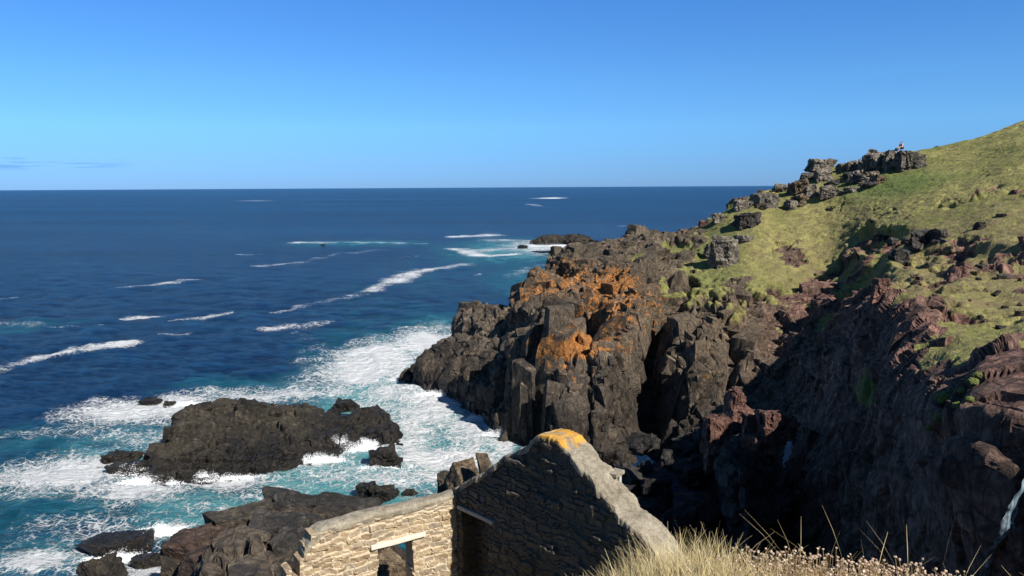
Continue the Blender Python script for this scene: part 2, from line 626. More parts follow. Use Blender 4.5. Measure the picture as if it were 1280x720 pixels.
SECS.append(sec([(-5, 77, -4)], [(592, 512, 81.5, 0), (590, 498, 82, 0), (592, 476, 83, 0), (596, 456, 85.5, 0), (602, 430, 89, 0), (606, 408, 92, 0), (608, 392, 96, 0), (608, 379, 100, 0)], [(-2, 108, 1), (-2, 120, -4)]))
SECS.append(sec([(-3.2, 70, -4)], [(618, 533, 75, 0), (618, 515, 75.5, 0), (622, 492, 77, 0), (626, 466, 80, 0), (630, 440, 84, 0), (634, 418, 88, 0), (632, 398, 94, 0), (632, 388, 101, 0)], [(1, 110, 2), (2, 126, -4)]))
SECS.append(sec([(-.8, 64, -4)], [(636, 552, 70.5, 0), (640, 520, 71, 0), (646, 488, 72.5, 0), (650, 458, 75, 0), (654, 430, 79, 0), (657, 400, 86, 0), (661, 372, 94, 0), (668, 347, 102, 0)], [(5, 112, 6), (8, 130, -4)]))
SECS.append(sec([(1.8, 60, -4)], [(664, 560, 69, 0), (668, 515, 69.2, 0), (676, 470, 70, 0), (682, 429, 71.5, 0), (688, 424, 77, 0), (692, 392, 83, 0), (694, 356, 93, 0), (702, 326, 103, 0)], [(9, 114, 8), (14, 134, -4)]))
SECS.append(sec([(4.5, 58, -4)], [(706, 570, 66, 0), (712, 515, 67, 0), (718, 470, 68.5, 0), (722, 432, 70, 0), (725, 426, 77.5, 0), (725, 388, 82, 0), (730, 344, 92, 0), (738, 309, 104, .1)], [(13, 116, 10), (20, 136, -4)]))
SECS.append(sec([(7.5, 58, -4)], [(750, 572, 65.5, 0), (756, 520, 66.2, 0), (762, 475, 67.2, 0), (766, 434, 69, 0), (764, 426, 73, 0), (766, 385, 79, 0), (774, 340, 91, .1), (786, 301, 105, .3)], [(18, 118, 11), (26, 138, -4)]))
SECS.append(sec([(10.5, 59, -4)], [(790, 565, 66, 0), (790, 520, 67.5, 0), (790, 478, 69, 0), (792, 440, 71, 0), (796, 405, 74, 0), (804, 368, 79, 0), (815, 325, 93, .35), (834, 295, 106, .4)], [(23, 120, 12), (32, 140, -4)]))
SECS.append(sec([(12, 62, -4)], [(818, 575, 66, 0), (816, 530, 71, 0), (815, 485, 74, 0), (818, 445, 76, 0), (828, 405, 78, 0), (840, 362, 82, .25), (855, 322, 93, .7), (880, 281, 105, .7)], [(29, 120, 13), (40, 140, -2)]))
SECS.append(sec([(12.5, 58, -4)], [(838, 575, 62.5, 0), (846, 525, 65.5, 0), (852, 480, 68, 0), (858, 440, 71, 0), (868, 402, 75, .2), (880, 360, 81, .62), (892, 322, 90, .85), (915, 259, 105, .8)], [(34, 118, 15), (46, 140, 4)]))
SECS.append(sec([(13.5, 55, -4)], [(872, 582, 60, 0), (880, 525, 63.5, 0), (888, 480, 66, 0), (896, 440, 69, .05), (906, 402, 73, .5), (915, 362, 79, .66), (930, 322, 87, .80), (948, 242, 106, .9)], [(39, 117, 20), (52, 142, 10)]))
SECS.append(sec([(15, 53, -4)], [(900, 592, 57, 0), (918, 530, 61.5, 0), (926, 485, 65, 0), (934, 440, 69, .05), (944, 405, 73, .56), (955, 365, 79, .70), (970, 320, 87, .80), (985, 236, 107, .95)], [(44, 117, 22), (60, 142, 14)]))
SECS.append(sec([(15.5, 50, -4)], [(930, 605, 53, 0), (958, 540, 58, 0), (975, 490, 63, 0), (988, 445, 68, .1), (1003, 405, 73, .56), (1020, 362, 79, .70), (1035, 310, 88, .85), (1020, 217, 107, 1)], [(48, 117, 24), (64, 142, 18)]))
SECS.append(sec([(15.5, 45, -4)], [(960, 625, 48, 0), (992, 550, 51, 0), (1016, 492, 55, 0), (1042, 445, 59, .1), (1064, 398, 64, .34), (1078, 345, 75, .62), (1078, 292, 84, .85), (1080, 203, 106, 1)], [(55, 116, 26), (71, 141, 21)]))
SECS.append(sec([(18.5, 38, -4)], [(1060, 640, 40, 0), (1075, 540, 42, 0), (1083, 470, 44, 0), (1095, 415, 46.5, .05), (1110, 371, 49, .58), (1122, 328, 62, .72), (1135, 285, 75, .95), (1150, 190, 105, 1)], [(63, 115, 28), (79, 140, 25)]))
SECS.append(sec([(16, 30, -4)], [(1095, 650, 32, 0), (1108, 545, 33.5, 0), (1124, 480, 35, .05), (1150, 428, 38, .48), (1172, 373, 44, .62), (1190, 325, 58, .72), (1208, 275, 70, .9), (1222, 175, 103, 1)], [(70, 113, 30), (86, 138, 28)]))
SECS.append(sec([(16.5, 23, -4)], [(1180, 660, 25.4, 0), (1184, 560, 26.4, 0), (1180, 505, 27.5, .15), (1222, 448, 31, .56), (1255, 390, 41, .78), (1272, 330, 53, .72), (1284, 270, 65, .9), (1290, 153, 101, 1)], [(76, 111, 33), (93, 136, 32)]))
SECS.append(sec([(18.5, 16, -4)], [(1285, 690, 20.5, 0), (1289, 580, 21.1, 0), (1295, 505, 22, .1), (1330, 445, 27, .6), (1375, 385, 36, .85), (1400, 330, 47, .75), (1420, 250, 63, .9), (1430, 120, 96, 1)], [(86, 106, 38), (104, 130, 37)]))
SECS.append([(21, 8, -4, 0), (22.5, 9, 6, 0), (23.5, 10, 11, 0), (25, 12, 15.5, .1), (28, 16, 18.5, .6), (33, 24, 21.5, .8), (40, 33, 25, .8), (52, 46, 28, .9), (66, 66, 33, 1), (88, 92, 40, .6), (112, 116, 41, .6)])
SECS.append([(24, -2, 4, 0), (26, -1, 10, 0), (27, 0, 14, 0), (29, 2, 18, .4), (33, 5, 21, .8), (39, 12, 24, .9), (47, 22, 28, .9), (58, 33, 31, 1), (72, 54, 35, 1), (96, 80, 42, .6), (120, 104, 44, .6)])

G = loft(SECS, .18)
nu, nv = G.shape[:2]
P = G[:, :, :3]
N = grid_normals(P)
# outward is toward the sea: -x/-y side
if (N[:, nv // 3, 1].mean() > 0):
    N = -N
Pf = P.reshape(-1, 3)
Nf = N.reshape(-1, 3)
gr = G[:, :, 3].reshape(-1).clip(0, 1)
gnoise = fbm(Pf / 4.0, 4, 3)
gr2 = np.clip(gr + (gnoise * .70 + .34 * fbm(Pf / 1.3, 3, 13)) * (gr > .02) * (gr < .97), 0, 1)
rockness = 1 - sstep(.42, .78, gr2)
d1, c1, r1 = blocks(Pf, 6.5, (1, 1, 1.7), 1, .15, 1.1)
d2, c2, r2 = blocks(Pf, 2.7, (1, 1, 1.7), 2, .12, 1.1)
d3, c3, r3 = blocks(Pf, 1.15, (1, 1, 1.3), 3, .12, 1.0, .16)
rough_amt = .35 + .65 * sstep(-.3, .35, fbm(Pf / 9, 3, 44))
near = sstep(26, 55, Pf[:, 1])
def blob(Pq, c, r, soft=1.0):
    """1 inside an ellipsoid round c with radii r, fading at its border"""
    q = (Pq - np.array(c)) / np.array(r)
    return 1 - sstep(1 - .5 * soft, 1 + .5 * soft, np.sqrt((q * q).sum(1)))


def blob_px(Pq, px, py, Y, r, soft=1.0):
    return blob(Pq, at(px, py, Y), r, soft)


# the sheer slabs: two buttress fronts and the shaded walls of the inlet
slabm = np.zeros(len(Pf))
for px, py, Y, r in ((735, 500, 68, (8, 5, 6.5)), (675, 490, 71, (3.5, 4, 5.5)), (895, 470, 66, (6, 6, 7)), (945, 470, 66, (4, 6, 6)), (1010, 520, 52, (6, 9, 5)), (1090, 540, 40, (4, 8, 4.5)), (1180, 600, 27, (4, 8, 4))):
    slabm = np.maximum(slabm, blob_px(Pf, px, py, Y, r, .6))
el = np.maximum(np.linalg.norm(np.gradient(P, axis=0), axis=2), np.linalg.norm(np.gradient(P, axis=1), axis=2)).ravel()
fineok = np.clip(.34 / np.maximum(el, .05), 0, 1) ** 1.5
d2 = d2 * np.clip(fineok * 1.6, 0, 1)
d3 = d3 * fineok * (1 - .6 * slabm)
d1 = d1 * (1 - .45 * slabm)
disp = rockness * ((.4 + .9 * near) * d1 + (.30 + .3 * near) * d2 + .22 * d3 * rough_amt - .30 * c1 - .20 * c2 - .08 * c3 * rough_amt)
disp += rockness * .7 * fbm(Pf / 6, 3, 9) * (1 - .5 * slabm)
disp += rockness * .05 * fbm(Pf / .7, 3, 19)
t1, tc, tr = blocks(Pf, .8, (1, 1, 1), 12, .3, .6, .4)
disp += (1 - rockness) * (.4 * fbm(Pf / 6, 4, 21) + .08 * t1 + .09 * fbm(Pf / .7, 3, 22) + .10 * np.abs(fbm(Pf / np.array([3, 3, .6]), 3, 23)))


def cleft(pts, wid, depth):
    L = [np.array(at(*p)[:]) for p in pts]
    best = np.full(len(Pf), 99.0)
    for a, b in zip(L, L[1:]):
        d = b - a
        t = np.clip(((Pf - a) @ d) / (d @ d), 0, 1)
        best = np.minimum(best, np.linalg.norm(Pf + .5 * np.stack([vnoise(Pf * .9, 3), vnoise(Pf * .9, 4), 0 * t], 1) - a - t[:, None] * d, axis=1))
    return depth * (1 - sstep(wid * .35, wid, best))


clefts = cleft([(732, 440, 69.5), (730, 500, 67), (726, 560, 65)], 1.0, 1.6)
for pts, w_, d_ in (([(686, 432, 72), (672, 480, 70.5), (664, 545, 69)], 1.1, 1.5), ([(815, 400, 77), (812, 450, 74), (806, 520, 70)], 1.8, 2.6), ([(872, 400, 74), (868, 450, 70), (862, 520, 66)], .9, 1.3), ([(922, 400, 73), (916, 460, 68), (906, 520, 63)], .9, 1.4),
                    ([(650, 400, 86), (640, 450, 77), (628, 500, 75)], 1.3, 1.8), ([(975, 470, 64), (968, 520, 58)], .9, 1.3)):
    clefts = np.maximum(clefts, cleft(pts, w_, d_))
disp -= clefts * rockness
wr_cut = 1 - np.clip(clefts, 0, 1)
# the dark recess above the lichened ledge, and the turf scar high on the slope
disp -= 3.2 * blob_px(Pf, 728, 405, 79, (2.3, 3.5, 1.8), .8)
disp -= 1.5 * blob_px(Pf + 1.2 * fbm(Pf / 2, 3, 77)[:, None], 1062, 298, 80, (5.0, 6, 1.4), .7)
disp -= .9 * blob_px(Pf, 1180, 318, 61, (5.0, 7, .9), .6)
foot_fade = sstep(-4.0, -2.5, Pf[:, 2])
D = Pf + Nf * (disp * foot_fade)[:, None]
F = grid_faces(nu, nv)
# joint blocks standing out of the rock faces
area = np.linalg.norm(np.cross(np.gradient(P, axis=0), np.gradient(P, axis=1)), axis=2).ravel()
Dg = D.reshape(nu, nv, 3)
Ns = Nf
seen = (Pf[:, 2] > -1.5) * (np.tile(np.arange(nv) / nv, nu) < .93)
wr = area * rockness ** 2 * seen
wr *= wr_cut * (1 - sstep(.30, .60, gr2) * .97)
wr *= .35 + sstep(-.25, .4, fbm(Pf / 8, 3, 61))
nearw = sstep(44, 60, Pf[:, 1]) * (1 - .9 * slabm)
parts = [clad(D, Ns, wr * nearw * (.04 + .96 * sstep(-5, 0, Pf[:, 0])) + 1e-12, 1150, 1.3, 5.5, 201, (1.0, .85, 1.8), tilt=.10), clad(D, Ns, area * rockness ** 2 * seen * slabm * sstep(44, 48, Pf[:, 1]) + 1e-12, 130, 2.2, 4.6, 205, (1.0, .6, 2.3), R(12), .16, .05, .05, 10, 1.2), clad(D, Ns, wr * (1 - sstep(44, 60, Pf[:, 1])) * (1 - slabm) * sstep(.25, .6, np.abs(Nf[:, 2])) * (1 - sstep(.05, .5, gr2)) + 1e-12, 260, .5, 1.2, 204, (1.2, 1.1, .7), tilt=.08, out=.03), clad(D, Ns, wr * (.4 + .6 * (Pf[:, 1] < 80)) * (1 - .88 * slabm) * (.02 + .98 * sstep(36, 50, Pf[:, 1])), 2800, .5, 1.8, 202, (1.1, 1.0, 1.15), n=4, out=.16)]
we = area * (rockness * (1 - rockness) > .02) * seen
parts.append(clad(D, Ns, we + 1e-9, 190, .5, 1.6, 203, (1.2, 1.1, .7), n=4, out=.12))
allV, allF, allb, src = [D], [F], [.5 * r2 + .5 * r3], [np.arange(len(D))]
off = len(D)
for v_, f_, b_, p_ in parts:
    allV.append(v_)
    allF.append(f_ + off)
    allb.append(b_)
    src.append(p_)
    off += len(v_)
SRC = np.concatenate(src)
gr_ = rockness[SRC]
isblock = np.concatenate([np.zeros(len(D))] + [np.ones(len(q[0])) for q in parts])
D = np.concatenate(allV)
F = np.concatenate(allF)
blkA = np.concatenate(allb)
rockness = np.maximum(gr_, isblock)
gnoise = gnoise[SRC]
lich = np.zeros(len(D))
for px, py, Y, r, k in ((700, 345, 92, (6, 10, 4), .54), (768, 385, 80, (4.5, 8, 5), .56), (720, 432, 71, (5.2, 3, 1.3), .95), (765, 360, 86, (4, 6, 3), .64), (665, 372, 93, (4, 6, 4), .56),
                        (715, 400, 78, (9, 12, 7), .26), (700, 446, 70, (4, 3, 1.8), .5), (735, 470, 69, (4, 3, 2), .32), (660, 555, 69, (2, 2, 1.2), .3), (860, 450, 69, (5, 6, 5), .28), (815, 390, 78, (4, 6, 5), .42)):
    lich = np.maximum(lich, k * blob_px(D, px, py, Y, r, 1.2))
red = np.clip(sstep(13.0, 24, D[:, 0] - (D[:, 1] - 45) * .22) * (1 - .6 * sstep(72, 90, D[:, 1])), 0, 1)
brown = sstep(6, 13, D[:, 2] + 2 * gnoise) * (1 - red) * sstep(60, 75, D[:, 1]) * .6 + .5 * blob_px(D, 880, 440, 70, (8, 9, 8))
lush = np.zeros(len(D))
for px, py, Y, r, k in ((1070, 228, 92, (11, 8, 2.2), .9), (900, 350, 84, (4, 5, 3), .5), (880, 300, 98, (5, 9, 3), .6), (1025, 450, 70, (3, 4, 2.5), .8), (1105, 490, 42, (2, 3, 2), .9)):
    lush = np.maximum(lush, k * blob_px(D, px, py, Y, r, 1.2))
dry = np.zeros(len(D))
for px, py, Y, r, k in ((1180, 330, 52, (14, 16, 4), .8), (1040, 335, 84, (10, 8, 4), .6), (1250, 300, 56, (16, 18, 6), .75), (1000, 300, 90, (16, 14, 5), .4), (920, 400, 75, (6, 6, 4), .5)):
    dry = np.maximum(dry, k * blob_px(D, px, py, Y, r, 1.2))
grA = 1 - rockness
for px, py, Y, r, k in ((800, 330, 92, (1.6, 5, 1.6), .7), (1100, 490, 43, (1.5, 3, 1.6), .6), (1180, 345, 47, (4, 6, 2), .4)):
    grA = np.maximum(grA, k * blob_px(D, px, py, Y, r, 1.0))
headland = mesh_obj('headland', D, F, M_LAND, attrs={'grass': grA, 'lichen': lich, 'red': red, 'brown': brown.clip(0, 1), 'lush': lush, 'dry': dry, 'blk': blkA})
tag(headland, 'rocky headland with orange lichened cliffs and grassy slope above the sea', 'headland', kind='structure')
BVH = BVHTree.FromPolygons([Vector(v) for v in D], F.tolist())


def hit(px, py):
    h = BVH.ray_cast(CAM_L, ray(px, py))
    return h[0], h[1]


# ------------------------------------------------------------------ the near hillside, building terrace and rocky shore
HP = np.array([
    (-6, 0, 21.6), (0, -10, 25), (10, -10, 26), (-14, -10, 23), (0, 0, 22.25), (5, 0, 22.4), (9, 2, 22.2), (-1, 3.4, 21.72), (1, 3.9, 21.88), (2, 3.9, 21.80), (2.6, 3.9, 21.62), (3.2, 3.9, 21.50), (5, 4.2, 21.4), (-3, 3.2, 21.2), (-10, 4, 18.5),
    (-1, 6.5, 19.2), (2, 6.4, 19.4), (5, 7, 19.2), (0, 9, 16.6), (4, 10, 15.8), (-3, 10, 15.0), (-7, 10, 14.2), (-4, 13.5, 14.3), (-1, 15, 14.4), (1.5, 12, 14.6), (-6, 15, 13.6), (3.4, 15, 12.8), (1, 18, 12.4), (7, 14, 11.5),
    (9, 20, 5), (10, 9, 16), (12, 14, 9), (14, 18, 2), (13, 8, 15), (17, 3, 18), (20, -6, 21), (18, 10, 6), (12, 26, -3), (14, 30, -4),
    (-4, 19.5, 11.3), (-8, 18, 10.8), (-10, 22, 9), (-14, 26, 7), (-4, 25, 8.8), (0, 23, 8.6), (4, 26, 4.5), (7, 30, -2),
    (-9, 32, 7.0), (-13, 33, 6.2), (-15.5, 34, 4.6), (-17, 38, 3.4), (-16.2, 41, 3.8), (-16, 44, 3.4), (-15, 46.5, 3.6), (-13, 41, 4.6), (-10, 37, 5.4), (-10, 43, 3.4), (-9.5, 47, 2.4), (-6, 36, 4.5), (-2, 32, 4.8), (-6, 43, 1.2), (-3, 39, .8), (2, 35, -1.5),
    (-19.3, 36.5, -2.2), (-18.6, 41, -2.2), (-18.5, 33, -2), (-22, 38, -3), (-19, 47, -2.5), (-15, 50.5, -2.5), (-10, 51.5, -2.5), (-5, 48, -2.5), (0, 44, -3), (6, 40, -3.5), (-24, 30, -2), (-19, 29, -1.5), (-26, 22, -3), (-17, 22, 4.5), (-28, 10, 2), (-18, 10, 11), (-30, -8, 14), (-26, 50, -4), (10, 50, -4), (0, 55, -4), (-12, 57, -4),
    (24, 30, -4), (22, 20, -4), (22, 12, 0)], dtype=float)


def tps(ctrl, xy, lam=.02):
    c = ctrl[:, :2]
    n = len(c)
    def K(a, b):
        d2 = ((a[:, None, :] - b[None, :, :]) ** 2).sum(2)
        return .5 * d2 * np.log(np.maximum(d2, 1e-9))
    A = np.zeros((n + 3, n + 3))
    A[:n, :n] = K(c, c) + lam * np.eye(n)
    A[:n, n] = 1
    A[:n, n + 1:] = c
    A[n, :n] = 1
    A[n + 1:, :n] = c.T
    b = np.zeros(n + 3)
    b[:n] = ctrl[:, 2]
    w = np.linalg.solve(A, b)
    out = np.empty(len(xy))
    for i in range(0, len(xy), 20000):
        q = xy[i:i + 20000]
        out[i:i + 20000] = K(q, c) @ w[:n] + w[n] + q @ w[n + 1:]
    return out


hx = np.arange(-30, 24.01, .17)
hy = np.arange(-12, 56.01, .17)
HX, HY = np.meshgrid(hx, hy, indexing='ij')
hz = tps(HP, np.stack([HX.ravel(), HY.ravel()], 1), .01).reshape(HX.shape)
Ph = np.stack([HX, HY, hz], 2)
Nh = grid_normals(Ph)
Nh *= np.sign(Nh[:, :, 2:3])
Pq = Ph.reshape(-1, 3)
turf = 1 - sstep(9.5, 13, Pq[:, 1] + 1.2 * fbm(Pq / 2, 3, 5) + .0 * Pq[:, 0])
turf *= 1 - sstep(6, 9, Pq[:, 0])
floor_m = blob(Pq, (-2.2, 13.2, 14.5), (4.0, 3.2, 3), .5)
turf = np.maximum(turf, .8 * floor_m)
rk = 1 - turf
d1, c1, r1 = blocks(Pq, 4.2, (1.2, .9, .8), 31, .12, .8)
d2, c2, r2 = blocks(Pq, 1.9, (1.3, .9, .7), 32, .12, .8)
d3, c3, r3 = blocks(Pq, .8, (1.2, 1, .8), 33, .12, .8, .16)
calm = 1 - .85 * blob(Pq, (0, 15, 14), (6, 6, 9), .6)
hd = rk * calm * (.9 * d1 + .55 * d2 + .2 * d3 - .55 * c1 - .42 * c2 - .16 * c3) + turf * .08 * fbm(Pq / .8, 4, 8)
Dh = Pq + Nh.reshape(-1, 3) * hd[:, None]
fh = grid_faces(len(hx), len(hy))
wq = rk ** 2 * calm * (Pq[:, 2] > -1.2) * (.3 + sstep(-.2, .4, fbm(Pq / 6, 3, 62)))
pa = clad(Dh, Nh.reshape(-1, 3), wq, 420, .9, 3.6, 211, (1.35, 1.1, .75), R(15), .2, .1, .08, 6, 2.0)
pb = clad(Dh, Nh.reshape(-1, 3), wq, 700, .35, 1.1, 212, (1.3, 1.1, .8), R(15), .3, .12, .12, 4)
nb_ = len(Dh)
SRC = np.concatenate([np.arange(nb_), pa[3], pb[3]])
isb = np.concatenate([np.zeros(nb_), np.ones(len(pa[0]) + len(pb[0]))])
blkA = np.concatenate([.5 * r2 + .5 * r3, pa[2], pb[2]])
fh = np.concatenate([fh, pa[1] + nb_, pb[1] + nb_ + len(pa[0])])
Dh = np.concatenate([Dh, pa[0], pb[0]])
turf = turf[SRC] * (1 - isb)
Pq = Dh
hillside = mesh_obj('hillside', Dh, fh, M_LAND, attrs={'grass': turf, 'lichen': .9 * blob(Pq, (-4, 20.5, 11.5), (5, 4, 4)), 'red': .35 * blob(Pq, (-16.5, 39, 4), (2.5, 3, 3)) + .4 * sstep(5, 12, Pq[:, 0]), 'brown': .1 * (1 - turf), 'lush': 0 * turf, 'dry': turf, 'blk': blkA})
tag(hillside, 'bank of dry turf falling to the ruin terrace and black shore slabs', 'hillside', kind='structure')
BVH2 = BVHTree.FromPolygons([Vector(v) for v in Dh], fh.tolist())


def ground_z(x, y):
    h = BVH2.ray_cast(Vector((x, y, 60)), Vector((0, 0, -1)))
    return h[0].z if h[0] else None


# ------------------------------------------------------------------ single rocks
def ico(sub):
    import bmesh
    bm = bmesh.new()
    bmesh.ops.create_icosphere(bm, subdivisions=sub, radius=1)
    bm.verts.ensure_lookup_table()
    V = np.array([v.co[:] for v in bm.verts])
    Fc = np.array([[v.index for v in f.verts] for f in bm.faces])
    bm.free()
    return V, Fc


ICO = {k: ico(k) for k in (4, 5, 6)}


def rock(name, loc, size, mat, seed, blocky=.5, sub=5, rot=(0, 0, 0), rough=1.0, shape=None):
    """angular boulder: a ball cut by jointing planes, stepped by small blocks; size = full extents in metres"""
    rg = np.random.default_rng(seed)
    n = {4: 10, 5: 22, 6: 40}[sub]
    V, Fc = block_shapes(1, n, rg, .30 + .12 * (1 - blocky), int(12 - 8 * blocky), (.62 + .16 * blocky, 1.1))
    V = V[0]
    ext = (V.max(0) - V.min(0)) / 2
    V = (V - (V.max(0) + V.min(0)) / 2) / ext
    d = V / np.linalg.norm(V, axis=1, keepdims=True)
    S = np.array(size) / 2
    W = V * S
    m = float(np.min(size))
    off = np.array([seed * 3.7 % 97, seed * 1.3 % 53, seed * 7.1 % 71])
    e1, k1, _ = blocks(W + off, max(.5, m * .55), (1.2, 1, .8), seed % 40, .12, 1.0)
    e2, k2, rr = blocks(W + off, max(.22, m * .22), (1.2, 1, .8), seed % 40 + 1, .12, 1.0, .16)
    dd = rough * m * (.11 * e1 + .05 * e2 - .07 * k1 - .04 * k2 + .03 * fbm((W + off) / m * 2.0, 4, seed))
    W = W + d * dd[:, None]
    Rm = np.array(Matrix.Rotation(rot[2], 3, 'Z') @ Matrix.Rotation(rot[1], 3, 'Y') @ Matrix.Rotation(rot[0], 3, 'X'))
    W = W @ Rm.T
    o = mesh_obj(name, W, Fc, mat, attrs={'blk': rr, 'lichen': 0 * rr, 'grass': 0 * rr, 'red': 0 * rr})
    o.location = loc
    return o


def mass(name, sections, mat, res, amp, seed, scale=1.0, nflip=None):
    C = [[(*p, 0.0) for p in s] for s in sections]
    g = loft(C, res)
    n_u, n_v = g.shape[:2]
    p = g[:, :, :3]
    n = grid_normals(p)
    if n[:, :, 2].mean() < 0: n = -n
    p = p.reshape(-1, 3)
    n = n.reshape(-1, 3)
    e1, k1, a1 = blocks(p, 3.8 * scale, (1.2, 1, 1), seed, .12, 1.1)
    e2, k2, a2 = blocks(p, 1.6 * scale, (1.2, 1, .9), seed + 1, .12, 1.0)
    e3, k3, a3 = blocks(p, .65 * scale, (1.2, 1, .9), seed + 2, .12, 1.0, .16)
    dd = amp * (.7 * e1 + .36 * e2 + .15 * e3 - .2 * k1 - .14 * k2 - .05 * k3 + .5 * fbm(p / (3.5 * scale), 4, seed))
    dd *= sstep(-2.2, -.8, p[:, 2])
    V = p + n * dd[:, None]
    Fm = grid_faces(n_u, n_v)
    ar = np.linalg.norm(np.cross(np.gradient(g[:, :, :3], axis=0), np.gradient(g[:, :, :3], axis=1)), axis=2).ravel()
    wgt = ar * (p[:, 2] > -.8) * (.25 + sstep(-.2, .4, fbm(p / (4 * scale), 3, seed + 9)))
    ca = clad(V, n, wgt, 330, .7 * scale, 2.8 * scale, seed + 20, (1.25, 1.0, .95), R(25), .25, .16, .05, 5, 2.0)
    cb = clad(V, n, wgt, 520, .3 * scale, .9 * scale, seed + 21, (1.2, 1.0, .9), R(25), .3, .2, .12, 4)
    k0 = len(V)
    bl = np.concatenate([.5 * a2 + .5 * a3, ca[2], cb[2]])
    V2 = np.concatenate([V, ca[0], cb[0]])
    F2 = np.concatenate([Fm, ca[1] + k0, cb[1] + k0 + len(ca[0])])
    return mesh_obj(name, V2, F2, mat, attrs={'blk': bl, 'lichen': 0 * bl, 'grass': 0 * bl, 'red': 0 * bl})


def ridge_sections(rows):
    """rows: (px, crest_py, foot_py, thickness behind) -> sections foot..crest..back"""
    S = []
    for px, cy, fy, zc, bk in rows:
        f = at_z(px, fy, 0)
        Yc = f.y + bk
        c = at(px, cy, Yc) if zc is None else at_z(px, cy, zc)
        m1 = f.lerp(c, .45)
        m1.z += .35 * max(0, c.z) * .4
        m2 = f.lerp(c, .8)
        m2.z += .12 * max(0, c.z)
        b = Vector((c.x * 1.04, c.y + bk * .7, -2.2))
        S.append([(f.x, f.y - 1.6, -2.4), tuple(f), tuple(m1), tuple(m2), tuple(c), (c.x * 1.02, c.y + bk * .35, c.z * .6), tuple(b)])
    return S


big = mass('sea_rock', ridge_sections([
    (180, 601, 603, None, .8), (188, 588, 604, None, 2), (200, 562, 606, None, 4.5), (212, 540, 604, None, 6.5), (232, 517, 602, None, 9), (262, 509, 599, None, 10), (300, 510, 594, None, 10),
    (335, 512, 589, None, 10), (372, 509, 584, None, 9.5), (405, 515, 574, None, 8.5), (432, 518, 562, None, 7.5), (458, 512, 556, None, 7), (480, 518, 556, None, 5.5), (490, 532, 555, None, 3), (494, 550, 555, None, .8)]), M_SEAROCK, .17, .95, 51)
tag(big, 'large long black rock standing in white surf off the shore', 'sea rock')
reef = mass('sea_rock', ridge_sections([(664, 302, 305, None, 1), (675, 297, 306, None, 6), (690, 294, 306, None, 10), (706, 294, 306, None, 10), (720, 294, 307, None, 10), (735, 297, 307, None, 6), (750, 303, 307, None, 2)]), M_SEAROCK, .6, .9, 57, 1.6)
tag(reef, 'low black reef in breaking foam far out beyond the headland', 'sea rock')


def sea_rock(px, py_top, py_foot, wpx, seed, label, mat=M_SEAROCK, depth=1.0, blocky=.3, sub=5, group='small rocks washed by the sea'):
    f = at_z(px, py_foot, 0)
    k = (f - CAM_L).length / FPX
    w = wpx * k
    dpt = w * .8 * depth
    t = at(px, py_top, f.y + dpt * .45)
    hgt = max(.5, t.z)
    o = rock('sea_rock', (f.x, f.y + dpt * .4, hgt * .18), (w, dpt, hgt * 1.75), mat, seed, blocky, sub)
    return tag(o, label, 'sea rock', group)


sea_rock(146, 564, 580, 40, 61, 'low brown rock awash at the seaward tip of the big sea rock')
sea_rock(157, 578, 594, 46, 62, 'wet brown rock awash close beside the tip of the big sea rock')
sea_rock(186, 499, 506, 24, 63, 'small flat rock breaking the surf seaward of the big sea rock')
sea_rock(209, 505, 509, 14, 73, 'tiny rock tip in the surf seaward of the big sea rock')
sea_rock(480, 562, 586, 40, 64, 'small angular black rock in turquoise water beside the big sea rock', blocky=.6)
sea_rock(430, 500, 515, 34, 74, 'low rock hump awash at the back of the big sea rock', depth=.7)
sea_rock(457, 604, 624, 26, 65, 'rounded black rock in the foam, farther of a touching pair')
sea_rock(476, 609, 629, 36, 66, 'rounded black rock in the foam, nearer the ruin of a touching pair')
sea_rock(511, 614, 622, 20, 75, 'tiny black rock just showing above the ruin wall coping')
sea_rock(130, 674, 696, 88, 67, 'broad low rock with wet brown sides in the surf by the shore slabs', blocky=.3, depth=.8, sub=6)
sea_rock(116, 692, 740, 50, 68, 'dark pointed rock rising in front of the broad low rock', blocky=.1)
sea_rock(180, 700, 709, 36, 69, 'flat rock washed over between the broad low rock and the shore slabs', blocky=.6)
sea_rock(653, 307, 311, 14, 70, 'tiny far rock in foam just short of the reef', sub=4)
sea_rock(690, 313, 316, 50, 76, 'low dark ledge in the foam nearer than the reef', sub=4, depth=.5)
sea_rock(403, 305.5, 307, 7, 71, 'tiny rock tip in a white breaker far out at sea', sub=4)


# shore slabs below the ruin: big joint blocks lying on the platform
def slab(px, py, z, size, rz, seed, label, mat, tilt=(0, 0), blocky=1.0, name='rock_slab', cat='rock slab'):
    v = at_z(px, py, z)
    o = rock(name, (v.x, v.y, z - size[2] * .25), size, mat, seed, blocky, 5, (tilt[0], tilt[1], rz), .55)
    return tag(o, label, cat, 'slabs of the rocky shore')


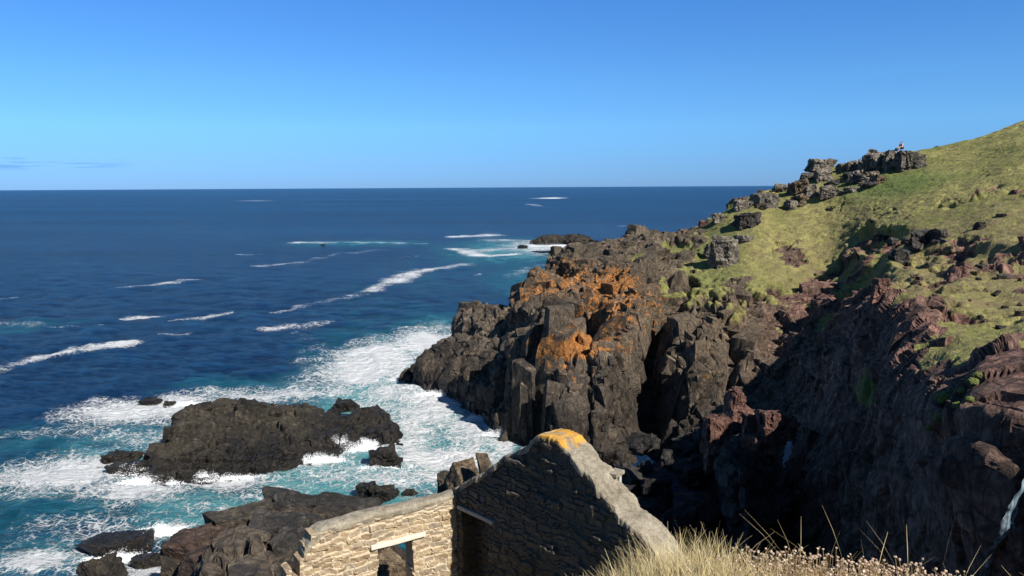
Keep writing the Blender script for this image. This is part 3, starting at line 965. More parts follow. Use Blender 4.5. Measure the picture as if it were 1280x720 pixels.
slab(362, 622, 5.2, (3.4, 2.6, 2.2), .2, 81, 'thick dark slab crowning the top of the shore rocks', M_GREYROCK, (.05, -.05))
slab(300, 648, 4.8, (4.2, 3.0, 2.4), .3, 82, 'dark slab overhanging the sea side of the shore rocks', M_SEAROCK, (.0, -.12))
slab(362, 655, 5.4, (4.4, 2.8, 2.0), .1, 83, 'smooth grey slab just below the crowning slab', M_GREYROCK, (.18, .05))
slab(250, 673, 4.6, (3.4, 2.8, 1.9), .05, 84, 'reddish brown slab at the seaward corner of the shore rocks', M_BROWNROCK, (.10, 0))
slab(255, 702, 4.8, (3.0, 2.4, 1.6), -.1, 85, 'brown slab directly below the reddish corner slab', M_BROWNROCK, (.15, .02))
slab(310, 690, 5.4, (2.7, 2.0, 1.6), .2, 86, 'olive grey block in the middle of the shore rocks', M_GREYROCK, (.1, .1))
slab(355, 680, 6.0, (1.5, 2.2, 2.0), .4, 87, 'upright jointed grey block close left of the ruin wall end', M_GREYROCK, (.1, .1))
slab(425, 640, 3.6, (5.5, 3.4, 2.2), -.05, 88, 'long black slab dipping to the surf behind the ruin wall', M_GREYROCK, (.05, .12))
slab(328, 712, 6.2, (1.5, 1.3, 1.3), .2, 89, 'small pale grey block at the foot of the shore rocks', M_HILLROCK, (.1, .1))
slab(225, 695, 3.6, (2.2, 3.4, 2.6), .3, 92, 'black wet block at the sea edge beside the reddish slab', M_SEAROCK, (0, .1))
v = at(582, 590, 27)
o = rock('rock_slab', v - Vector((0, 0, .6)), (1.35, 1.3, 1.9), M_TANROCK, 90, 1.0, 5, (0, 0, .35), .4)
tag(o, 'squared tan rock block showing behind the corner of the ruin', 'rock slab', 'slabs of the rocky shore')
v = at(563, 598, 29)
o = rock('rock_slab', v - Vector((0, 0, .7)), (1.1, 1.2, 2.0), M_SEAROCK, 91, .7, 5, (0, 0, .1), .6)
tag(o, 'black rock block beside the squared tan block behind the ruin', 'rock slab', 'slabs of the rocky shore')
v = at(607, 573, 26)
o = rock('rock_slab', v - Vector((0, 0, .5)), (.6, .8, 1.2), M_TANROCK, 93, 1.0, 5, (0, 0, .2), .4)
tag(o, 'small pale block peeping over the left slope of the gable', 'rock slab', 'slabs of the rocky shore')


v = at(486, 706, 20.5)
o = rock('rock_slab', v - Vector((0, 0, .5)), (.9, 1.0, 1.7), M_TANROCK, 95, .8, 5, (0, .1, .9), .9)
tag(o, 'tan rock block seen through the window hole of the ruin', 'rock slab', 'slabs of the rocky shore')
# hilltop outcrops and boulders on the slope (seated on the headland surface)
def seat(px, py_base, wpx, hpx, seed, label, mat=M_HILLROCK, blocky=.45, rot=(0, 0, 0), group='boulders of the hilltop outcrops', depth=1.0, name='boulder', sub=5, rough=1.0, sink=.3):
    h, n = hit(px, py_base)
    tries = 0
    while h is None and tries < 20:
        py_base += 1.5
        tries += 1
        h, n = hit(px, py_base)
    k = (h - CAM_L).length / FPX
    w, hh = wpx * k, hpx * k
    o = rock(name, (h.x, h.y + w * .2 * depth, h.z + hh * (.5 - sink * .5)), (w, w * .8 * depth, hh * (1 + sink)), mat, seed, blocky, sub, rot, rough)
    return tag(o, label, 'boulder', group)


perch = seat(1138, 211, 29.24, 20.16, 101, 'pale lichened boulder on the skyline with the seated person on top')
seat(1116, 212, 20.64, 20.16, 102, 'dark leaning boulder beside the one the person sits on', rot=(0, .3, 0))
seat(1101, 213, 25.8, 23.52, 103, 'tallest lumpy boulder of the skyline outcrop', rot=(0, -.2, .3))
seat(1085, 216, 20.64, 15.12, 104, 'middle boulder on the seaward side of the tallest outcrop boulder')
seat(1068, 214, 17.2, 11.76, 105, 'rounded boulder alone between the two skyline outcrops')
seat(1053, 214, 12.04, 9.24, 106, 'small rounded boulder on the skyline beside the overhanging slab')
seat(1029, 212, 32.68, 12.6, 107, 'overhanging slab boulder jutting seaward from the skyline', rot=(0, .12, 0), blocky=.7)
seat(1030, 226, 22.36, 15.12, 108, 'stubby boulder propping the overhanging skyline slab')
seat(1012, 226, 22.36, 10.08, 109, 'low dark boulder in the shadow of the overhanging slab')
seat(1000, 242, 25.8, 15.12, 110, 'pale brown blocky boulder below the overhanging slab', M_TANROCK, .7)
seat(1016, 246, 17.2, 15.12, 111, 'narrow grey boulder next to the pale brown blocky one')
seat(1041, 246, 30.96, 11.76, 112, 'flat split boulder lowest on the grass below the overhanging slab', blocky=.8)
seat(978, 240, 20.64, 10.08, 113, 'flat boulder on the edge of the seaward skyline')
seat(958, 258, 30.96, 16.8, 114, 'stacked pale boulder at the top of the seaward crag', blocky=.7)
seat(936, 284, 30.96, 20.16, 115, 'big dark boulder with a shaded face on the seaward crag', M_GREYROCK)
seat(928, 262, 20.64, 11.76, 116, 'boulder perched behind the big dark one on the crag')
seat(899, 278, 15.48, 10.92, 117, 'square boulder by itself low on the seaward skyline', blocky=.9)
seat(880, 282, 12.04, 6.72, 118, 'small reddish boulder below the square skyline boulder', M_REDROCK)
seat(906, 332, 34, 36, 119, 'tall lone boulder in the grass above the cliff buttress', M_HILLROCK, .5, group='boulders on the grassy slope')
seat(890, 322, 16, 16, 120, 'small boulder leaning on the tall lone boulder', group='boulders on the grassy slope')
seat(932, 302, 24, 8, 121, 'flat slab lying in grass under the seaward crag', group='boulders on the grassy slope', blocky=.8)
seat(1153, 311, 24, 20, 122, 'pointed dark boulder in the scree above the red cliff', M_GREYROCK, .3, group='boulders on the grassy slope')
seat(1176, 300, 20, 13, 123, 'dark boulder just uphill of the pointed dark one', M_GREYROCK, .4, group='boulders on the grassy slope')
seat(1226, 286, 12, 8, 124, 'single small dark boulder alone on the upper grass', M_GREYROCK, .3, group='boulders on the grassy slope', sub=4)
seat(1128, 330, 22, 16, 125, 'broken grey boulder at the head of the dark gully', M_GREYROCK, .8, group='boulders on the grassy slope')
seat(1100, 372, 22, 22, 127, 'pink brown boulder on the shaded gully side', M_REDROCK, .6, group='boulders on the grassy slope')
for k in range(34):
    rr = random.Random(4100 + k)
    f_ = rr.random()
    px = 930 + f_ * 225 + rr.uniform(-8, 8)
    py = 268 - f_ * 62 + rr.uniform(-9, 9)
    seat(px, py, rr.uniform(7, 17), rr.uniform(4, 11), 1200 + k, 'small jagged grey stone wedged among the skyline boulders of the headland', rr.choice((M_HILLROCK, M_HILLROCK, M_TANROCK, M_GREYROCK)), .6, (rr.uniform(-.3, .3), rr.uniform(-.3, .3), rr.uniform(0, 3)), 'small stones among the skyline boulders', sub=4)
# red pinnacle in the inlet, catching the sun
PIN = 'red rocks standing in the inlet'
for px, py, Y, sz, sd, bl, ro, lab in ((968, 526, 44.5, (3.0, 2.2, 1.9), 131, .8, (0, .05, .3), 'largest pink red block catching the sun in the dark inlet'),
                                       (938, 524, 45.5, (1.7, 1.7, 1.7), 132, .7, (0, -.1, .1), 'smaller pink block at the seaward end of the largest red block'),
                                       (919, 500, 48, (1.1, 1.3, 2.2), 133, .6, (0, .12, .2), 'upright red rock finger behind the pink blocks'),
                                       (952, 548, 44.5, (2.2, 1.8, 1.6), 134, .6, (0, -.2, .2), 'pink rock half in shade under the largest red block'),
                                       (900, 545, 51.5, (3.0, 3.0, 3.4), 136, .6, (0, .1, .2), 'brown rock where the red blocks meet the grey boulders')):
    v = at(px, py, Y)
    o = rock('boulder', v - Vector((0, 0, sz[2] * .1)), sz, M_REDROCK, sd, bl, 5, ro, .8)
    tag(o, lab, 'boulder', PIN)
v = at(948, 588, 46)
o = rock('boulder', v - Vector((0, 0, 1.5)), (4.6, 4.6, 7.0), M_GREYROCK, 137, .4, 6, (0, 0, .2), 1.0)
tag(o, 'massive grey rock plinth carrying the pink red blocks in the inlet', 'boulder', PIN)
# grey boulder pile at the mouth of the inlet
for k in range(34):
    rr = random.Random(900 + k)
    px = rr.uniform(776, 925)
    py = rr.uniform(530, 650)
    if py < 560 and px < 790: continue
    Y = 61 - (py - 530) * .115 + rr.uniform(-1, 1)
    v = at(px, py, Y)
    s = rr.uniform(1.0, 2.4)
    o = rock('boulder', v - Vector((0, 0, s * .5)), (s * 1.25, s, s * rr.uniform(.8, 1.2)), M_GREYROCK, 300 + k, rr.uniform(.3, .9), 4, (rr.uniform(-.3, .3), rr.uniform(-.3, .3), rr.uniform(0, 3)), 1.0)
    tag(o, 'dark grey angular boulder heaped with others at the foot of the cliff in the inlet', 'boulder', 'boulder heap in the inlet')
# loose stones in the scree band above the red cliff
for k in range(46):
    rr = random.Random(1700 + k)
    px = rr.uniform(1090, 1278)
    py = 300 + rr.uniform(-14, 30) + (px - 1150) * .22 + rr.uniform(0, 70) * (px > 1140)
    h, n = hit(px, py)
    if h is None or n.z * (1 if n.z > 0 else -1) < .35: continue
    kk = (h - CAM_L).length / FPX
    s = rr.uniform(4, 10) * kk
    o = rock('loose_stone', (h.x, h.y, h.z + s * .1), (s * 1.3, s, s * .8), rr.choice((M_GREYROCK, M_BROWNROCK, M_TANROCK)), 500 + k, .7, 4, (0, 0, rr.uniform(0, 3)))
    tag(o, 'small angular loose stone scattered on the turf and scree above the shaded cliff', 'stone', 'loose stones of the scree')

# ------------------------------------------------------------------ the ruin
UG = Vector((math.sin(R(43)), -math.cos(R(43)), 0))       # along the gable, corner -> near right
NG = Vector((UG.y, -UG.x, 0))                             # its inner face looks this way (toward the camera's left)
US = Vector((-math.sin(R(58)), -math.cos(R(58)), 0))      # along the side wall, corner -> near left
NS = Vector((math.cos(R(58)), -math.sin(R(58)), 0))
CORNER = at(571.5, 613, 17.0)
ZB = 13.6
corner = Vector((CORNER.x, CORNER.y, ZB))
ruin = empty('ruined_building', corner)
tag(ruin, 'roofless ruined stone building with a gable wall and a low side wall above the rocks', 'ruined building')


def stones(s, z, seed, hmean=.105, wmean=.27):
    """coursed rubble: per-vertex distance to the joint and stone id"""
    rg = np.random.default_rng(seed)
    p3 = np.stack([s, z, 0 * s], 1)
    zz = z + .06 * vnoise(p3 * 1.7, seed) + .045 * vnoise(p3 * 4.2, seed + 1) + .012 * vnoise(p3 * 13, seed + 3)
    ss = s + .06 * vnoise(p3 * 4 + 9, seed + 2) + .02 * vnoise(p3 * 14 + 9, seed + 4)
    hs = [-.5]
    while hs[-1] < 8:
        hs.append(hs[-1] + hmean * rg.uniform(.55, 1.5))
    hs = np.array(hs)
    row = np.clip(np.searchsorted(hs, zz) - 1, 0, len(hs) - 2)
    dz = np.minimum(zz - hs[row], hs[row + 1] - zz)
    dist = np.zeros(len(s))
    sid = np.zeros((len(s), 4))
    for r_ in np.unique(row):
        m = row == r_
        ws = [-1.5 - rg.uniform(0, .4)]
        while ws[-1] < 9:
            ws.append(ws[-1] + wmean * rg.uniform(.4, 1.8))
        ws = np.array(ws)
        c = np.clip(np.searchsorted(ws, ss[m]) - 1, 0, len(ws) - 2)
        dx = np.minimum(ss[m] - ws[c], ws[c + 1] - ss[m])
        dist[m] = np.minimum(dx, dz[m])
        rnd = rg.random((len(ws), 4))
        sid[m] = rnd[c]
        sid[m, 3] = (ss[m] - .5 * (ws[c] + ws[c + 1])) * (rnd[c, 3] - .5)
    return dist, sid


def stone_wall(name, U, Nv, length, top, holes, thick, mat, seed, parent, res=.024, bulge=.05, mortar_depth=.035, s0=0.0):
    """wall grid of (along, up) with openings; displaced stones in front, plain back, rims between"""
    ns = int((length - s0) / res) + 1
    zmax = max(top(x) for x in np.linspace(s0, length, 60))
    nz_ = int(zmax / res) + 1
    sv = np.linspace(s0, length, ns)
    # columns stretch to the top line; rows snap to the opening edges
    T = np.array([top(x) for x in sv])
    S2, Q = np.meshgrid(sv, np.linspace(0, 1, nz_), indexing='ij')
    Z2 = np.empty_like(S2)
    hz0 = max([h[3] for h in holes] + [0]) + .12
    lowrows = int(nz_ * hz0 / zmax)
    for i in range(ns):
        a = np.linspace(0, min(hz0, T[i] * .97), lowrows)
        b = np.linspace(min(hz0, T[i] * .97), T[i], nz_ - lowrows + 1)[1:]
        Z2[i] = np.concatenate([a, b])
    s, z = S2.ravel(), Z2.ravel()
    dist, sid = stones(s, z, seed)
    edge = sstep(0, .014, dist)
    p3 = np.stack([s, z, 0 * s + seed], 1)
    h = edge * (mortar_depth + .075 * (sid[:, 2] > .95) * (bulge > .05) + bulge * (sid[:, 0] - .3) + .30 * sid[:, 3]) + .018 * fbm(p3 * 9, 4, seed + 5) * (.4 + edge) + .03 * fbm(p3 * 1.1, 3, seed + 6)
    front = np.array([U * a + Vector((0, 0, b)) + Nv * c for a, b, c in zip(s, z, h)])
    bk = .03 * fbm(p3 * 3, 3, seed + 7)
    back = np.array([U * a + Vector((0, 0, b)) - Nv * (thick + c) for a, b, c in zip(s, z, bk)])
    idx = np.arange(ns * nz_).reshape(ns, nz_)
    fc = grid_faces(ns, nz_)
    cs = s[fc].mean(1)
    cz = z[fc].mean(1)
    keep = np.ones(len(fc), bool)
    for (a0, a1, b0, b1) in holes:
        jit = .03 * vnoise(np.stack([cz * 5, cs * 5, 0 * cs], 1), seed + 77)
        keep &= ~((cs > a0 + jit) & (cs < a1 + jit) & (cz > b0) & (cz < b1))
    fc = fc[keep]
    n = ns * nz_
    e = np.concatenate([fc[:, [0, 1]], fc[:, [1, 2]], fc[:, [2, 3]], fc[:, [3, 0]]])
    key = np.sort(e, 1)
    _, inv, cnt = np.unique(key[:, 0] * n + key[:, 1], return_inverse=True, return_counts=True)
    be = e[cnt[inv] == 1]
    # rims in three strips so the reveals carry some stone relief too
    Vs = [front]
    prev = np.arange(n)
    rims = []
    base = n
    used = np.unique(be)
    remap = -np.ones(n, int)
    remap[used] = np.arange(len(used))
    last = None
    K = 7
    for k in range(1, K):
        f_ = k / K
        mid = front[used] * (1 - f_) + back[used] * f_
        q = mid * 3.1 + seed
        ctr = .035 * np.stack([vnoise(q * 1.3, seed + 31), vnoise(q * 1.3, seed + 32), vnoise(q * 1.3, seed + 33)], 1)
        Vs.append(mid + ctr)
        cur = lambda v, b=base: remap[v] + b
        if last is None:
            rims.append(np.stack([be[:, 1], be[:, 0], cur(be[:, 0]), cur(be[:, 1])], 1))
        else:
            rims.append(np.stack([last(be[:, 1]), last(be[:, 0]), cur(be[:, 0]), cur(be[:, 1])], 1))
        last = cur
        base += len(used)
    Vs.append(back)
    rims.append(np.stack([last(be[:, 1]), last(be[:, 0]), be[:, 0] + base, be[:, 1] + base], 1))
    allF = np.concatenate([fc] + rims + [fc[:, ::-1] + base])
    V = np.concatenate(Vs)
    mort = 1 - sstep(.006, .026, dist)
    nm = len(V) - 2 * n
    st = np.concatenate([sid[:, 1], np.resize(RNG.random(31), nm), sid[:, 1]])
    mo = np.concatenate([mort, np.zeros(nm), mort])
    return mesh_obj(name, V, allF, mat, parent, attrs={'stone': st, 'mortar': mo})


EAVE = CORNER.z - ZB           # height of the left eave above the wall base
APEX_S, APEX_H = 3.05, at(682, 551, 17.0 - 3.05 * math.cos(R(43))).z - ZB
LEN_G = 6.3


def gable_top(x):
    n = .03 * math.sin(x * 5.1) + .02 * math.sin(x * 12.7)
    if x < APEX_S - .28:
        return EAVE + (APEX_H - EAVE) * (x / (APEX_S - .28)) + n
    if x < APEX_S + .22:
        return APEX_H + .02 * math.sin(x * 9)
    return APEX_H - (x - APEX_S - .22) * .66 + n


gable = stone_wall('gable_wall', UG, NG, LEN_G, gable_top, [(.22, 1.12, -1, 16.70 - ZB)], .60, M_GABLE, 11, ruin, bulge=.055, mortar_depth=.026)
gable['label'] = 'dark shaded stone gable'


def side_top(x):
    if x < 3.45:
        return 16.87 - ZB + .015 * math.sin(x * 7)
    ragged = [(3.45, 16.62), (3.58, 16.38), (3.70, 16.05), (3.86, 16.20), (4.0, 15.92), (4.14, 15.70), (4.36, 15.58), (4.52, 15.36), (4.8, 15.2), (5.1, 15.0), (5.35, 14.8)]
    z = 16.6
    for a, b in ragged:
        if x >= a: z = b
    return z - ZB + .02 * math.sin(x * 23)


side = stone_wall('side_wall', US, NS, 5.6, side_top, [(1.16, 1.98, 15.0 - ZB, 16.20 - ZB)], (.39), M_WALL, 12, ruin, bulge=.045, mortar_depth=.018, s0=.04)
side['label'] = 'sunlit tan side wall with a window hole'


def strip(name, path, prof, mat, parent, attrs_f=None, amp=.02, seed=0, frame=None):
    """sweep of a cross-section: path = list of (origin, across, up) frames; prof = [(across, up)]"""
    V = []
    for o, a, u in path:
        for x, y in prof:
            V.append(o + a * x + u * y)
    V = np.array([v[:] for v in V])
    nn = np.stack([vnoise(V * 2.3, seed + 1), vnoise(V * 2.3, seed + 2), vnoise(V * 2.3, seed + 3)], 1) + .45 * np.stack([vnoise(V * 9, seed + 4), vnoise(V * 9, seed + 5), vnoise(V * 9, seed + 6)], 1)
    V = V + nn * amp
    fc = grid_faces(len(path), len(prof))
    n0, n1 = 0, (len(path) - 1) * len(prof)
    faces = [tuple(f) for f in fc.tolist()]
    m = len(prof)
    # close the section and cap the ends
    for i in range(len(path) - 1):
        faces.append((i * m, i * m + m - 1, (i + 1) * m + m - 1, (i + 1) * m))
    faces.append(tuple(range(m)))
    faces.append(tuple(range(n1 + m - 1, n1 - 1, -1)))
    return mesh_obj(name, V, faces, mat, parent, smooth=False, attrs={'lichen': attrs_f(V) if attrs_f else np.zeros(len(V))})


# concrete capping of the side wall: rounded back, bent down at the broken end
prof = [(.03, -.05), (.035, .03), (.025, .07), (-.02, .10), (-.08, .115), (-.16, .12), (-.25, .115), (-.34, .10), (-.41, .06), (-.42, -.05)]
prof = [tuple(p) for p in resample(np.array(prof), [5] * 9)]
path = []
for w in np.linspace(.02, 3.62, 110):
    drop = 0 if w < 3.0 else .42 * ((w - 3.0) / .62) ** 2.2
    tp = 1 if w < 3.3 else 1 - .35 * (w - 3.3) / .32
    path.append((US * w + Vector((0, 0, 16.87 - ZB - drop)), NS * 1.0, Vector((0, 0, tp))))
cop = strip('wall_coping', path, prof, M_CONC, side, None, .028, 5)
# concrete skin over the gable slopes, orange with lichen at the apex
prof = [(.035, -.10), (.04, -.02), (.02, .035), (-.1, .05), (-.3, .055), (-.5, .05), (-.62, .03), (-.66, -.04), (-.66, -.12)]
prof = [tuple(p) for p in resample(np.array(prof), [3, 3, 5, 8, 8, 5, 3, 3])]
path = []
for x in np.linspace(-.06, LEN_G, 240):
    up = Vector((0, 0, 1))
    rag = float(.15 * fbm(np.array([[x * 2.6, 3.3, 7.7]]), 5, 9, .65)[0])
    path.append((UG * x + Vector((0, 0, gable_top(max(0, x)) + .015)) + NG * rag, NG, up))


def gl(V):
    s = V @ np.array(UG[:])
    d = -(V @ np.array(NG[:]))
    return np.clip(.92 - np.abs(s - APEX_S - .05) / .75, 0, .58)


gcop = strip('gable_coping', path, prof, M_CONC, gable, gl, .018, 6)


def beam(name, o, U, Nv, L, h, d, mat, parent, seed):
    prof = [(0.04, 0), (.045, h * .5), (.04, h), (-d * .5, h), (-d, h), (-d, 0), (-d * .5, 0)]
    path = [(o + U * x, Nv, Vector((0, 0, 1))) for x in np.linspace(0, L, 16)]
    return strip(name, path, prof, mat, parent, None, .008, seed)


beam('window_lintel', US * .86 + Vector((0, 0, 16.20 - ZB)) + NS * .045, US, NS, 1.30, .10, .3, M_LINTEL, side, 21)
beam('door_lintel', UG * .10 + Vector((0, 0, 16.68 - ZB)) + NG * .05, UG, NG, 1.22, .085, .3, M_GREYLINTEL, gable, 22)
# dark masonry added deep in the reveal so the doorway looks shaded
inf = stone_wall('doorway_dark_backing', UG, NG, 1.30, lambda x: 16.85 - ZB, [(.62, .84, 1.9, 2.5)], .12, M_GABLE, 13, gable, bulge=.05, s0=.10)
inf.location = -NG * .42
# iron bracket on the capping
def bar(name, a, b, r, mat, parent):
    a, b = Vector(a), Vector(b)
    d = (b - a).normalized()
    x = d.orthogonal().normalized()
    y = d.cross(x)
    V, fs = [], []
    for q in (a, b):
        for k in range(8):
            th = k * math.pi / 4
            V.append(q + x * r * math.cos(th) + y * r * math.sin(th))
    for k in range(8):
        fs.append((k, (k + 1) % 8, 8 + (k + 1) % 8, 8 + k))
    fs += [tuple(range(7, -1, -1)), tuple(range(8, 16))]
    return mesh_obj(name, V, fs, mat, parent)


def box(name, c, half, rot, mat, parent, attrs=None):
    V = np.array([(a, b, d) for a in (-1, 1) for b in (-1, 1) for d in (-1, 1)], float) * np.array(half)
    V = V @ np.array(Matrix.Rotation(rot, 3, 'Z')).T + np.array(c[:])
    return mesh_obj(name, V, [(0, 1, 3, 2), (4, 6, 7, 5), (0, 4, 5, 1), (2, 3, 7, 6), (0, 2, 6, 4), (1, 5, 7, 3)], mat, parent, attrs=attrs)


bs = 4.2
b0 = UG * bs - NG * .66 + Vector((0, 0, gable_top(bs) - .25))
box('bracket_post', b0 + Vector((0, 0, .14)), (.035, .05, .17), R(47), M_IRON, gable)
box('bracket_slab', b0 + Vector((-.06, -.02, .33)), (.16, .11, .035), R(52), M_CONC, gable, {'lichen': np.zeros(8)})

# ------------------------------------------------------------------ sea
rows_py = np.concatenate([np.array([.02, .06, .12, .2, .3, .45, .65, .9, 1.2, 1.6]), np.arange(2, 60, 1.0), np.arange(60, 470, .95), np.arange(470, 1500, 14)])
Yr = CAM_H * FPX / rows_py            # distances whose spacing follows the horizon
Yr = np.concatenate([Yr[Yr > 12]])
tx = np.concatenate([np.linspace(-2.6, -.78, 60), np.arange(-.78, .78, .0021), np.linspace(.78, 2.6, 60)[0:]])
TX, YY = np.meshgrid(tx, Yr, indexing='ij')
XX = TX * YY
spacing = np.gradient(Yr)
sp = np.abs(spacing)[None, :] + 0 * XX
x, y, s_ = XX.ravel(), YY.ravel(), sp.ravel()
dx = np.zeros_like(x)
dy = np.zeros_like(x)
dz = np.zeros_like(x)
rg = np.random.default_rng(5)
for k in range(64):
    lam = 1.0 * (16 / 1.0) ** (k / 63) * rg.uniform(.85, 1.18)
    th = R(rg.normal(55, 34))
    kx, ky = math.cos(th) * 2 * math.pi / lam, math.sin(th) * 2 * math.pi / lam
    a = .0125 * lam ** .5 * rg.uniform(.5, 1.3)
    w = sstep(1.6, 3.6, lam / np.maximum(s_, .15))
    ph = kx * x + ky * y + rg.uniform(0, 6.28)
    dz += w * a * np.cos(ph)
    dx -= w * a * .9 * math.cos(th) * np.sin(ph)
    dy -= w * a * .9 * math.sin(th) * np.sin(ph)
SV = np.stack([x + dx, y + dy, dz], 1)


def line_foam(pts, wpx, k):
    """soft band along a drifting streak surveyed on the water plane"""
    W = [at_z(px, py, 0) for px, py in pts]
    out = np.zeros(len(x))
    for a, b in zip(W, W[1:]):
        mid = (a + b) / 2
        wid = wpx * .62 * (mid - CAM_L).length ** 2 / CAM_H / FPX * .75
        lo, hi = min(a.y, b.y) - 3 * wid, max(a.y, b.y) + 3 * wid
        m = np.where((y > lo) & (y < hi))[0]
        if not len(m): continue
        px_, py_ = x[m] - a.x, y[m] - a.y
        d = b - a
        t = np.clip((px_ * d.x + py_ * d.y) / (d.x ** 2 + d.y ** 2), 0, 1)
        ex, ey = px_ - t * d.x, py_ - t * d.y
        wob = 1 + .6 * vnoise(np.stack([x[m] / (wid * 2.5 + .5), y[m] / (wid * 2.5 + .5), 0 * m], 1), 3)
        dist = np.sqrt((ex * 1.0) ** 2 + ey ** 2)
        brk = .55 + .65 * sstep(-.35, .3, fbm(np.stack([x[m] / (wid * 7 + 2), y[m] / (wid * 10 + 4), 0 * m], 1), 4, 8))
        out[m] = np.maximum(out[m], k * brk * np.exp(-(dist / (wid * wob.clip(.3))) ** 2))
    return out


def spot_foam(px, py, rx, ry, k):
    c = at_z(px, py, 0)
    e = at_z(px, py - ry * .999, 0)
    wx = 1.15 * rx * (c - CAM_L).length / FPX
    wy = 1.2 * abs(e.y - c.y)
    q = ((x - c.x) / wx) ** 2 + ((y - c.y) / wy) ** 2
    return k * np.exp(-q ** 1.2)


foam = np.zeros(len(x))
for pts, w, k in (
        ([(-40, 470), (0, 461), (50, 447), (100, 437), (165, 428)], 6.5, .85), ([(150, 360), (215, 353), (278, 346)], 2.4, .55),
        ([(325, 333), (375, 328), (420, 318), (475, 312)], 2.6, .62), ([(368, 304), (400, 303.5), (440, 303.8), (500, 304), (535, 305)], 1.9, .9),
        ([(345, 390), (400, 378), (440, 370), (462, 363), (490, 352), (520, 340), (585, 330)], 4.0, .72), ([(572, 296.5), (612, 294)], 2.4, 1.1),
        ([(570, 311), (585, 317), (610, 320), (640, 318)], 2.6, .85), ([(600, 313), (650, 311), (705, 314)], 4.0, 1.1), ([(620, 300), (660, 301), (715, 308)], 3.4, .95),
        ([(640, 346), (655, 338), (690, 328)], 4, .6), ([(155, 399), (175, 396), (195, 397)], 3.6, .85), ([(215, 401), (250, 397), (285, 391)], 2.6, .6), ([(205, 417), (232, 417)], 4.0, .6),
        ([(0, 404), (42, 407)], 5, .6), ([(340, 410), (370, 407), (395, 404)], 6, .58), ([(372, 412), (398, 430), (378, 450), (405, 460)], 8, .55), ([(0, 374), (70, 368)], 1.8, .35), ([(60, 410), (130, 406)], 2.4, .4),
        ([(300, 318), (345, 318)], 1.6, .4), ([(180, 275), (215, 275)], .6, .35), ([(305, 251), (322, 251)], .7, .9), ([(660, 255), (700, 262)], .6, .4), ([(690, 248), (693, 247)], .8, .9),
        ([(560, 355), (600, 342)], 2.5, .35), ([(470, 325), (540, 318)], 1.6, .3), ([(90, 330), (170, 326)], 1.3, .3), ([(770, 283), (800, 280)], 1.2, .5)):
    foam = np.maximum(foam, line_foam(pts, w, k * (.9 if k > .8 else .82)))
for a in ((470, 452, 66, 28, .86), (525, 428, 46, 20, .8), (545, 505, 66, 28, .82), (600, 535, 46, 26, .84), (565, 572, 80, 15, .86), (500, 480, 66, 30, .66), (440, 480, 90, 16, .55), (330, 492, 90, 10, .62),
          (180, 512, 85, 16, .86), (150, 520, 50, 12, .55), (90, 590, 84, 24, .82), (60, 605, 60, 14, .62), (170, 612, 75, 16, .72), (280, 600, 80, 11, .70), (215, 560, 30, 26, .6), (390, 575, 50, 10, .78), (430, 560, 30, 12, .75), (510, 545, 40, 28, .74),
          (330, 612, 70, 16, .46), (430, 590, 60, 16, .64), (480, 600, 60, 16, .62), (250, 640, 80, 14, .40), (205, 662, 34, 14, .85), (150, 700, 80, 20, .66), (50, 705, 50, 16, .72), (180, 715, 50, 18, .7), (100, 540, 110, 8, .36), (300, 545, 160, 50, .42), (560, 540, 80, 60, .42), (630, 550, 14, 18, 1.0), (500, 470, 22, 10, .9),
          (545, 592, 40, 14, .66), (100, 660, 90, 24, .36), (250, 530, 30, 30, .5), (690, 308, 60, 8, .62)):
    foam = np.maximum(foam, spot_foam(*a[:4], a[4] + .07))
turq = np.zeros(len(x))
for a in ((500, 510, 130, 80, 1.0), (430, 600, 130, 40, .95), (560, 570, 110, 40, 1.0), (280, 640, 120, 36, .82), (200, 560, 170, 60, .62), (100, 600, 150, 50, .55), (480, 450, 90, 40, .75), (530, 420, 60, 30, .6), (60, 700, 120, 40, .6), (360, 490, 150, 22, .55), (40, 550, 80, 22, .5),
          (640, 312, 90, 14, .62), (660, 345, 60, 20, .45), (450, 304, 100, 4, .5), (430, 430, 60, 40, .36), (30, 408, 60, 10, .4), (540, 355, 150, 40, .22)):
    turq = np.maximum(turq, spot_foam(*a[:4], a[4] * 1.2))
crest = np.zeros(len(x))
for pts, w, k in (([(368, 304), (440, 303.5), (500, 304)], 3, 1.0), ([(572, 296.5), (612, 294)], 2.6, 1.0), ([(600, 314), (650, 312), (705, 315)], 3, .8), ([(155, 399), (175, 396), (195, 397)], 3.6, .6)):
    crest = np.maximum(crest, line_foam(pts, w, k))
SV[:, 2] += .6 * crest * (.6 + .6 * vnoise(np.stack([x * .35, y * .2, 0 * x], 1), 6))
SV[:, 2] += .16 * np.clip(foam, 0, 1) * sstep(.2, .6, foam) * fbm(np.stack([x * 1.4, y * 1.4, 0 * x], 1), 4, 4)
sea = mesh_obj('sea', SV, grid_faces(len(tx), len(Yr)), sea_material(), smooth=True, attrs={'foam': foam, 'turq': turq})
tag(sea, 'deep blue open sea with drifting foam streaks and turquoise surf', 'sea', kind='structure')

